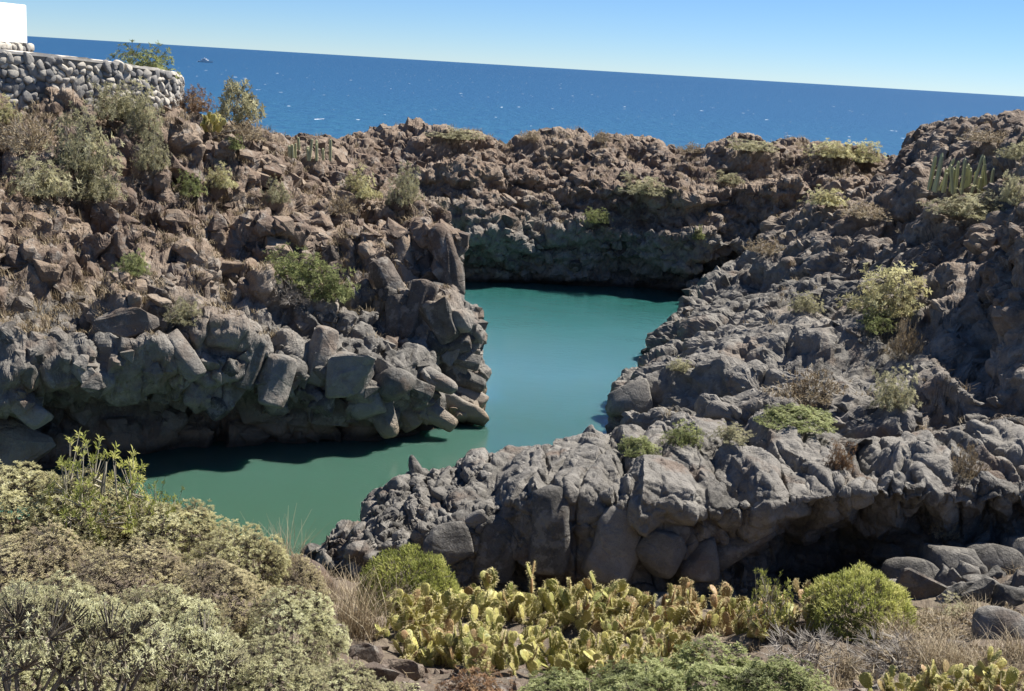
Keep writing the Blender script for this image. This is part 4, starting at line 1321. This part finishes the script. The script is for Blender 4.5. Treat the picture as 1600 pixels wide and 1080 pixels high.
# ------------------------------------------------------------------ plants on the headland, the cliff and the hillside
GH = 'shrubs on the left headland'
for (name, kind, px, py, w, h, label) in [
    ('round_shrub', 'bush_grey', 190, 182, 92, 58, 'grey-green shrub growing at the foot of the stone wall'),
    ('round_shrub', 'bush_grey', 225, 215, 60, 60, 'grey-green shrub hanging below the one at the stone wall'),
    ('round_shrub', 'bush_grey', 135, 262, 92, 88, 'tall pale green shrub on the upper left slope below the wall'),
    ('round_shrub', 'bush_grey', 152, 305, 74, 60, 'grey shrub directly below the tall pale green one'),
    ('round_shrub', 'bush_straw', 45, 235, 110, 62, 'straw coloured shrub at the upper left edge below the wall'),
    ('round_shrub', 'bush_grey', 62, 300, 100, 58, 'olive shrub at the left edge, lower of the upper slope'),
    ('round_shrub', 'bush_yellow', 8, 190, 50, 36, 'yellow-green shrub at the left edge under the wall end'),
    ('round_shrub', 'bush_rust', 300, 172, 60, 36, 'orange-brown dry shrub right of the end of the stone wall'),
    ('round_shrub', 'open_tree', 372, 190, 78, 66, 'open grey-green bush on the headland crest against the sea'),
    ('round_shrub', 'bush_straw', 385, 214, 76, 34, 'straw coloured shrub under the open crest bush'),
    ('round_shrub', 'bush_grey', 236, 262, 56, 54, 'small grey-green shrub between the dark hollows of the slope'),
    ('round_shrub', 'bush_green', 296, 300, 50, 34, 'small green shrub in the middle of the headland slope'),
    ('round_shrub', 'bush_yellow', 345, 292, 50, 32, 'yellowish shrub in the middle of the headland slope'),
    ('round_shrub', 'bush_green', 368, 232, 30, 22, 'little green shrub in a hollow below the crest bush'),
    ('round_shrub', 'bush_grey', 432, 316, 40, 34, 'small olive shrub on the slope below the columnar cactus'),
    ('round_shrub', 'bush_yellow', 568, 308, 62, 42, 'yellow shrub on the shoulder where headland meets the far cliff'),
    ('round_shrub', 'bush_grey', 632, 318, 54, 56, 'thin olive shrub right of the yellow one on the shoulder'),
    ('round_shrub', 'bush_straw', 530, 330, 60, 28, 'straw shrub left below the yellow one on the shoulder'),
    ('round_shrub', 'bush_green', 215, 420, 54, 36, 'green shrub in a niche of the middle left cliff'),
    ('round_shrub', 'bush_green', 462, 432, 100, 52, 'broad green shrub on the ledge halfway down the headland'),
    ('round_shrub', 'bush_green', 515, 462, 86, 52, 'green shrub at the right end of the ledge halfway down the headland'),
    ('dry_twig_shrub', 'dry_twigs', 448, 470, 110, 44, 'grey leafless twigs under the broad green ledge shrub'),
    ('round_shrub', 'bush_grey', 290, 500, 60, 34, 'grey-green shrub above the front boulders of the headland'),
    ]:
    shrub(name, kind, px, py, w, h, label, 'shrub', GH)
GF = 'shrubs on the crest of the far cliff'
for (kind, px, py, w, h, label) in [
    ('bush_grey', 715, 216, 80, 14, 'flat olive shrub on the highest knob of the far cliff'),
    ('bush_straw', 826, 220, 40, 14, 'low straw shrub on the crest right of the highest knob'),
    ('bush_straw', 938, 224, 28, 18, 'small straw shrub alone on the middle of the far crest'),
    ('bush_straw', 1080, 236, 46, 14, 'low straw shrub on the far crest left of the olive ones'),
    ('bush_grey', 1175, 230, 76, 16, 'flat olive shrub on the far crest'),
    ('bush_yellow', 1302, 236, 80, 24, 'yellow-green shrub near the right end of the far crest'),
    ('bush_yellow', 1346, 250, 62, 28, 'brighter yellow-green shrub at the right end of the far crest'),
    ('bush_grey', 1000, 302, 74, 28, 'grey-green shrub halfway up the far cliff'),
    ('bush_green', 935, 345, 50, 22, 'dark green plant low on the far cliff face'),
    ('bush_green', 1095, 372, 20, 20, 'small bright green plant low on the right of the far cliff'),
    ('bush_grey', 1135, 276, 46, 16, 'small olive shrub below the right part of the far crest'),
    ('bush_yellow', 1290, 316, 64, 26, 'yellowish shrub where the far cliff meets the hillside'),
    ]:
    shrub('round_shrub', kind, px, py, w, h, label, 'shrub', GF)
GR = 'shrubs on the right hillside'
for (name, kind, px, py, w, h, label) in [
    ('round_shrub', 'bush_grey', 1515, 330, 124, 34, 'flat cushion shrub below the columnar cactus on the hillside'),
    ('round_shrub', 'bush_grey', 1570, 315, 46, 44, 'olive shrub right of the flat cushion shrub'),
    ('round_shrub', 'bush_straw', 1540, 215, 90, 20, 'straw coloured cushion on the hillside crest at the right'),
    ('round_shrub', 'bush_grey', 1588, 240, 60, 26, 'olive shrub at the right edge just below the crest'),
    ('round_shrub', 'bush_straw', 1352, 336, 90, 22, 'dry straw cushion on the shaded upper hillside'),
    ('round_shrub', 'bush_straw', 1195, 392, 60, 22, 'dry straw cushion on the lower left rib of the hillside'),
    ('round_shrub', 'bush_yellow', 1390, 486, 116, 66, 'large pale yellow-green bush in the middle of the hillside'),
    ('round_shrub', 'bush_green', 1365, 512, 60, 30, 'green plant at the foot of the large pale bush'),
    ('round_shrub', 'bush_grey', 1255, 478, 52, 26, 'small olive shrub left of the large pale bush'),
    ('round_shrub', 'bush_straw', 1262, 622, 96, 48, 'dry yellowish shrub on the rock shelf above the green mat'),
    ('round_shrub', 'bush_grey', 1385, 628, 70, 58, 'grey-green shrub at the edge of the shaded hollow'),
    ('mat_plant', 'low_green', 1245, 656, 116, 24, 'flat bright green mat of plants behind the ledge'),
    ('mat_plant', 'low_green', 1000, 700, 62, 24, 'small green mat on the left part of the ledge top'),
    ('mat_plant', 'bush_green', 1070, 684, 60, 32, 'green shrub right of the small mat on the ledge top'),
    ('round_shrub', 'bush_grey', 1142, 684, 60, 22, 'olive shrub on the ledge top right of the green one'),
    ('round_shrub', 'bush_straw', 1508, 742, 56, 52, 'dry yellowish plant in a gap of the right ledge top'),
    ('round_shrub', 'bush_rust', 1312, 726, 44, 40, 'rusty dry plant in a gap in the middle of the ledge top'),
    ('round_shrub', 'bush_straw', 1470, 838, 50, 38, 'straw plant hanging on the right wall of the cave'),
    ('round_shrub', 'bush_straw', 1410, 560, 54, 60, 'straw grass clump under the large pale bush'),
    ('round_shrub', 'bush_grey', 1060, 572, 40, 16, 'small olive plant above the waterline rocks of the hillside'),
    ]:
    shrub(name, kind, px, py, w, h, label, 'shrub', GR)
prickly_pear(332, 196, 62, 34, 'yellow prickly pear on the headland crest beside the orange-brown shrub', 951, 0.1, 13, 22, None)

def columnar_cactus(px, py, w, h, n, label, seed):
    rs = np.random.RandomState(seed)
    q = pick(px, py)
    dp = project(q[None])[0][2]
    rad, H = w / 2 / F * dp, h / F * dp
    root = link('columnar_cactus', None, None, (q[0], q[1], q[2] - 0.1))
    tag(root, label, 'cactus')
    for i in range(n):
        hh = H * rs.uniform(0.4, 1.0)
        r = 0.075 * rs.uniform(0.85, 1.15) * max(1.0, H / 1.6)
        ns = 10
        lean = rs.normal(0, 0.09, 2)
        x0 = rad * (2 * (i + 0.5) / n - 1) + rs.normal(0, .12)
        y0 = rs.uniform(-0.5, 0.5) * rad
        V, Fc = [], []
        prof = [(0, .8), (.15, 1), (.5, 1.0), (.85, .97), (.95, .8), (1.0, .25)]
        for (t, k) in prof:
            for a in range(ns):
                rr = r * k * (1.0 if a % 2 else 0.72)
                V.append((lean[0] * hh * t + rr * math.cos(6.283 * a / ns), lean[1] * hh * t + rr * math.sin(6.283 * a / ns), hh * t))
        for j in range(len(prof) - 1):
            for a in range(ns):
                Fc.append((j * ns + a, j * ns + (a + 1) % ns, (j + 1) * ns + (a + 1) % ns, (j + 1) * ns + a))
        me = mesh_np('cactus_column', V, Fc, M['cardon'], smooth=False)
        link('column', me, root, (x0, y0, 0))
m_, n_, l_, b_ = new_mat('columnar_cactus_skin')
b_.inputs['Base Color'].default_value = (0.38, 0.38, 0.21, 1)
b_.inputs['Roughness'].default_value = 0.7
M['cardon'] = m_
columnar_cactus(482, 246, 60, 38, 11, 'row of pale green columnar cactus stems on the headland crest against the sea', 31)
columnar_cactus(1495, 298, 90, 64, 24, 'dense stand of pale green columnar cactus on the right hillside', 32)

# uncountable small dry grass and sticks between the rocks
def dry_cover(name, massname, mask, n, label, seed, h=(0.15, 0.5)):
    rs = np.random.RandomState(seed)
    ms = MASS[massname]
    G, N = ms['G'], ms['N']
    VV, FF, TT, off = [], [], [], 0
    k = 0; tr = 0
    while k < n and tr < n * 20:
        tr += 1
        u, v = rs.randint(2, G.shape[0] - 2), rs.randint(2, G.shape[1] - 2)
        p = G[u, v]
        if N[u, v][2] < 0.35: continue
        pr = project(p[None])[0]
        f = mask(pr, p)
        if rs.rand() > f: continue
        k += 1
        V, Fc, t = blades(rs, 16, 0.12, rs.uniform(*h), 0.028, 1.5, 2)
        VV.append(V + p); FF.append(Fc + off); TT.append(t * 0.8); off += len(V)
    o = link(name, mesh_np(name, np.concatenate(VV), np.concatenate(FF), M['straw'], attrs={'tint': np.concatenate(TT)}))
    tag(o, label, 'grass', kind='stuff')
def nz2(p, k):
    return float(vnoise(np.array([[p[0] * .45, p[1] * .45, p[2] * .6]]), k)[0])
dry_cover('dry_grass', 'headland', lambda pr, p: (0 if pr[0] > 700 or pr[1] > 530 or pr[1] < 160 else np.clip(0.45 + nz2(p, 70), 0, 1)), 2600, 'dry straw grass and sticks between the brown rocks of the headland', 61)
dry_cover('dry_grass', 'cliff', lambda pr, p: (0 if pr[1] > 370 else np.clip(0.25 + nz2(p, 71), 0, 1)), 1300, 'dry straw grass between the rocks of the far cliff', 62, (0.2, 0.5))
dry_cover('dry_grass', 'hillside', lambda pr, p: (0 if pr[0] < 1000 else np.clip(0.1 + nz2(p, 72), 0, 1)), 500, 'dry straw grass between the rocks of the right hillside', 63, (0.2, 0.5))
dry_cover('dry_grass', 'ground', lambda pr, p: np.clip(0.3 + nz2(p, 73), 0, 1) if pr[0] > 450 else 0, 1500, 'short dry grass covering the near bank between shrubs and rocks', 64, (0.12, 0.45))

# ------------------------------------------------------------------ stone wall, house and boat
def plain(name, col, rough=0.8, nscale=3.0, var=0.2):
    m, n, l, b = new_mat(name)
    geo = n.new('ShaderNodeNewGeometry')
    n1 = noise(n, l, geo.outputs['Position'], nscale, 5, 0.6)
    c = mixc(n, l, maprange(n, l, n1, 0.3, 0.7), tuple(x * (1 - var) for x in col), tuple(min(1, x * (1 + var * 0.5)) for x in col))
    l.new(c, b.inputs['Base Color'])
    b.inputs['Roughness'].default_value = rough
    l.new(bump(n, l, n1, 0.2, 0.03), b.inputs['Normal'])
    return m
M['plaster'] = plain('white_plaster', (0.80, 0.79, 0.76), 0.8, 2.0, 0.05)
M['coping'] = plain('pale_mortar_coping', (0.62, 0.57, 0.49), 0.9, 3.0, 0.3)
M['mortar'] = plain('dark_mortar', (0.24, 0.215, 0.18), 0.95, 5.0, 0.4)
M['grey_roof'] = plain('grey_roof_edge', (0.42, 0.41, 0.40), 0.8, 2.0, 0.1)
M['glass_dark'] = plain('dark_glass', (0.03, 0.04, 0.05), 0.15, 2.0, 0.1)
M['white_paint'] = plain('white_boat_paint', (0.82, 0.82, 0.82), 0.35, 0.3, 0.03)
m_, n_, l_, b_ = new_mat('wall_stone')
oi_ = n_.new('ShaderNodeObjectInfo'); ge_ = n_.new('ShaderNodeNewGeometry')
v_ = math_(n_, l_, 'ADD', math_(n_, l_, 'MULTIPLY', oi_.outputs['Random'], 0.7), math_(n_, l_, 'MULTIPLY', noise(n_, l_, ge_.outputs['Position'], 6.0, 5, 0.65), 0.45))
l_.new(ramp(n_, l_, v_, [(0.15, (0.10, 0.10, 0.102)), (0.45, (0.23, 0.22, 0.205)), (0.7, (0.36, 0.33, 0.28)), (0.98, (0.52, 0.475, 0.40))]), b_.inputs['Base Color'])
b_.inputs['Roughness'].default_value = 0.9
l_.new(bump(n_, l_, noise(n_, l_, ge_.outputs['Position'], 9.0, 5, 0.7), 0.6, 0.05), b_.inputs['Normal'])
M['wall_stone'] = m_
def prism(name, pts, z0, z1, mat, parent=None, bev=0.0, loc=None):
    """upright prism over a plan outline; z0, z1 may be lists per point"""
    n = len(pts)
    z0 = z0 if hasattr(z0, '__len__') else [z0] * n
    z1 = z1 if hasattr(z1, '__len__') else [z1] * n
    bm = bmesh.new()
    a = [bm.verts.new((p[0], p[1], z)) for p, z in zip(pts, z0)]
    b = [bm.verts.new((p[0], p[1], z)) for p, z in zip(pts, z1)]
    bm.faces.new(a[::-1]); bm.faces.new(b)
    for i in range(n):
        j = (i + 1) % n
        bm.faces.new((a[i], a[j], b[j], b[i]))
    if bev:
        bmesh.ops.bevel(bm, geom=bm.edges[:], offset=bev, segments=2, affect='EDGES', clamp_overlap=True)
    bmesh.ops.recalc_face_normals(bm, faces=bm.faces[:])
    me = bpy.data.meshes.new(name)
    bm.to_mesh(me); bm.free()
    me.materials.append(mat)
    return link(name, me, parent, loc)
# wall course: points along the front with bottom and top
WP = []
for (px, pb, pt, Y) in [(-170, 168, 60, 50.5), (-60, 172, 70, 52), (0, 176, 79, 53), (90, 172, 87, 54.8), (180, 172, 98, 57), (240, 170, 107, 58.8), (272, 172, 114, 60.2), (283, 172, 120, 62)]:
    WP.append((P(px, pb, Y), P(px, pt, Y)))
WB = np.array([a for a, b in WP]); WT = np.array([b for a, b in WP])
SL = np.concatenate([[0], np.cumsum(np.linalg.norm(np.diff(WB[:, :2], axis=0), axis=1))])
def wall_at(s):
    b = np.array([np.interp(s, SL, WB[:, k]) for k in range(3)])
    t = np.array([np.interp(s, SL, WT[:, k]) for k in range(3)])
    b2 = np.array([np.interp(min(s + 0.2, SL[-1]), SL, WB[:, k]) for k in range(2)]) - np.array([np.interp(max(s - 0.2, 0), SL, WB[:, k]) for k in range(2)])
    b2 /= np.linalg.norm(b2)
    nrm = np.array([b2[1], -b2[0], 0])
    return b, t, np.array([b2[0], b2[1], 0]), nrm
wroot = link('stone_wall', None, None, tuple(WB[3] - np.array([0, 0, 0.4])))
tag(wroot, 'dry stone retaining wall with pale coping on top of the left headland', 'wall')
inv = Vector(wroot.location)
ss = np.linspace(0, SL[-1], 40)
front, back, topz = [], [], []
for s_ in ss:
    b, t, d, nr = wall_at(s_)
    front.append(b - nr * 0.0); back.append(b - nr * 0.75); topz.append(t[2])
zb = min(WB[:, 2]) - 1.6
core = prism('core', [tuple(p[:2] - np.array(inv[:2])) for p in front + back[::-1]], zb - inv.z, [z - 0.1 - inv.z for z in topz + topz[::-1]], M['mortar'], wroot)
fr2 = [wall_at(s_)[0] + wall_at(s_)[3] * 0.06 for s_ in ss]
bk2 = [wall_at(s_)[0] - wall_at(s_)[3] * 0.8 for s_ in ss]
wob = [0.03 * math.sin(i * 1.3) + 0.02 * math.sin(i * 3.1) for i in range(len(ss))]
prism('coping', [tuple(p[:2] - np.array(inv[:2])) for p in fr2 + bk2[::-1]], [z - 0.095 - inv.z for z in topz + topz[::-1]], [z + 0.03 + w - inv.z for z, w in zip(topz + topz[::-1], wob + wob[::-1])], M['coping'], wroot)
rw = np.random.RandomState(12)
ROUNDW = []
for p in ROUND + ANG[:4]:
    me = hull_mesh('wall_stone', p, 0.10, 1, 1, 0.07)
    me.materials.append(M['wall_stone'])
    ROUNDW.append(me)
row = 0
zrel = -0.9
while zrel < 3.2:
    rh = rw.uniform(0.24, 0.40)
    s_ = rw.uniform(0, 0.3)
    while s_ < SL[-1]:
        w = rw.uniform(0.24, 0.52)
        b, t, d, nr = wall_at(min(s_ + w / 2, SL[-1]))
        z = b[2] + zrel + rh / 2 + rw.normal(0, .05)
        if z < t[2] - 0.16:
            q = frame_quat(d, (0, 0, 1))
            q = q @ Quaternion((0, 1, 0), rw.normal(0, .7))
            o = link('stone', ROUNDW[rw.randint(len(ROUNDW))], wroot, Vector(b - nr * 0.05) .xy.to_3d() - Vector((inv.x, inv.y, 0)) + Vector((0, 0, z - inv.z)), q, (w * rw.uniform(1.05, 1.3), 0.42, rh * rw.uniform(1.1, 1.4)))
        s_ += w * 0.96
    zrel += rh * 0.92
# white house on the terrace, mostly out of the frame
hc = P(43, 68, 63.5)
htop = P(43, 8, 63.5)[2]
ax = Vector((0.10, 0.995, 0)); ay = Vector((-0.995, 0.10, 0))
def hp(a, b):
    v = ax * a + ay * b
    return (v.x, v.y)
house = link('white_house', None, None, tuple(hc))
tag(house, 'flat white rendered building at the top left corner above the stone wall', 'building')
prism('wall', [hp(0, 0), hp(0, 7), hp(-8, 7), hp(-8, 0)], 0.0, htop - hc[2], M['plaster'], house, 0.03)
prism('roof_block', [hp(-0.9, 0.9), hp(-0.9, 6), hp(-7, 6), hp(-7, 0.9)], htop - hc[2] + 0.003, htop - hc[2] + 0.9, M['grey_roof'], house, 0.02)
sb = prism('stone_base', [hp(0.15, -0.12), hp(0.15, 7), hp(-8, 7), hp(-8, -0.12)], -2.2, -0.003, M['mortar'], house)
for r_ in range(4):
    a_ = 0.2
    while a_ > -6:
        w = rw.uniform(0.3, 0.55)
        v = ax * (a_ - w / 2) + ay * (-0.14)
        link('stone', ROUNDW[rw.randint(len(ROUNDW))], sb, (v.x, v.y, -0.22 - 0.4 * r_ + rw.normal(0, .03)), frame_quat(ax, (0, 0, 1)), (w * 1.05, 0.34, 0.44))
        a_ -= w
# bush on the terrace behind the wall
tb = P(226, 112, 60.5)
shrub('round_shrub', 'bush_green', 0, 0, 100, 52, 'bright green bush standing behind the right end of the stone wall', 'shrub', GH, loc=(tb[0], tb[1], tb[2] - 0.3))

# motor boat far out
bp = W(321, 97.5, 0.0)
boat = link('motor_boat', None, None, tuple(bp), (0, 0, R(-4)))
tag(boat, 'small white motor boat far out on the blue sea', 'boat')
BL = 22.5 / F * np.linalg.norm(bp)
hullV, hullF = [], []
st = np.linspace(0, 1, 11)
for t in st:
    half = 0.115 * BL * (1 - max(0, (t - 0.45) / 0.55) ** 2.2) * (0.9 + 0.1 * min(1, t * 4))
    sheer = BL * (0.085 + 0.055 * t * t)
    x = BL * (t - 0.5)
    for (yy, zz) in ((-1, sheer), (-0.86, 0.02 * BL), (0, -0.03 * BL), (0.86, 0.02 * BL), (1, sheer)):
        hullV.append((x + (0.03 * BL * t * (zz / sheer) if zz > 0 else 0), yy * half, zz))
for i in range(10):
    for j in range(4):
        hullF.append((i * 5 + j, (i + 1) * 5 + j, (i + 1) * 5 + j + 1, i * 5 + j + 1))
    hullF.append((i * 5 + 4, (i + 1) * 5 + 4, (i + 1) * 5, i * 5))
hullV = np.array(hullV)
link('hull', mesh_np('hull', hullV, np.array(hullF), M['white_paint']), boat)
bh = 0.1 * BL
prism('cabin', [(-0.28 * BL, -0.075 * BL), (0.14 * BL, -0.075 * BL), (0.24 * BL, 0), (0.14 * BL, 0.075 * BL), (-0.28 * BL, 0.075 * BL)], bh * 0.8, [bh * 1.95, bh * 1.75, bh * 1.3, bh * 1.75, bh * 1.95], M['white_paint'], boat, 0.008 * BL)
prism('cabin_window', [(-0.2 * BL, -0.078 * BL), (0.13 * BL, -0.078 * BL), (0.13 * BL, 0.078 * BL), (-0.2 * BL, 0.078 * BL)], bh * 1.35, bh * 1.6, M['glass_dark'], boat)
prism('flybridge', [(-0.16 * BL, -0.06 * BL), (0.05 * BL, -0.06 * BL), (0.05 * BL, 0.06 * BL), (-0.16 * BL, 0.06 * BL)], bh * 1.9, bh * 2.5, M['white_paint'], boat, 0.006 * BL)
V, Fc = tubes([(-0.05 * BL, 0, bh * 2.45)], [(-0.07 * BL, 0, bh * 3.5)], 0.012 * BL, 0.006 * BL, 6)
link('mast', mesh_np('mast', V, Fc, M['white_paint']), boat)
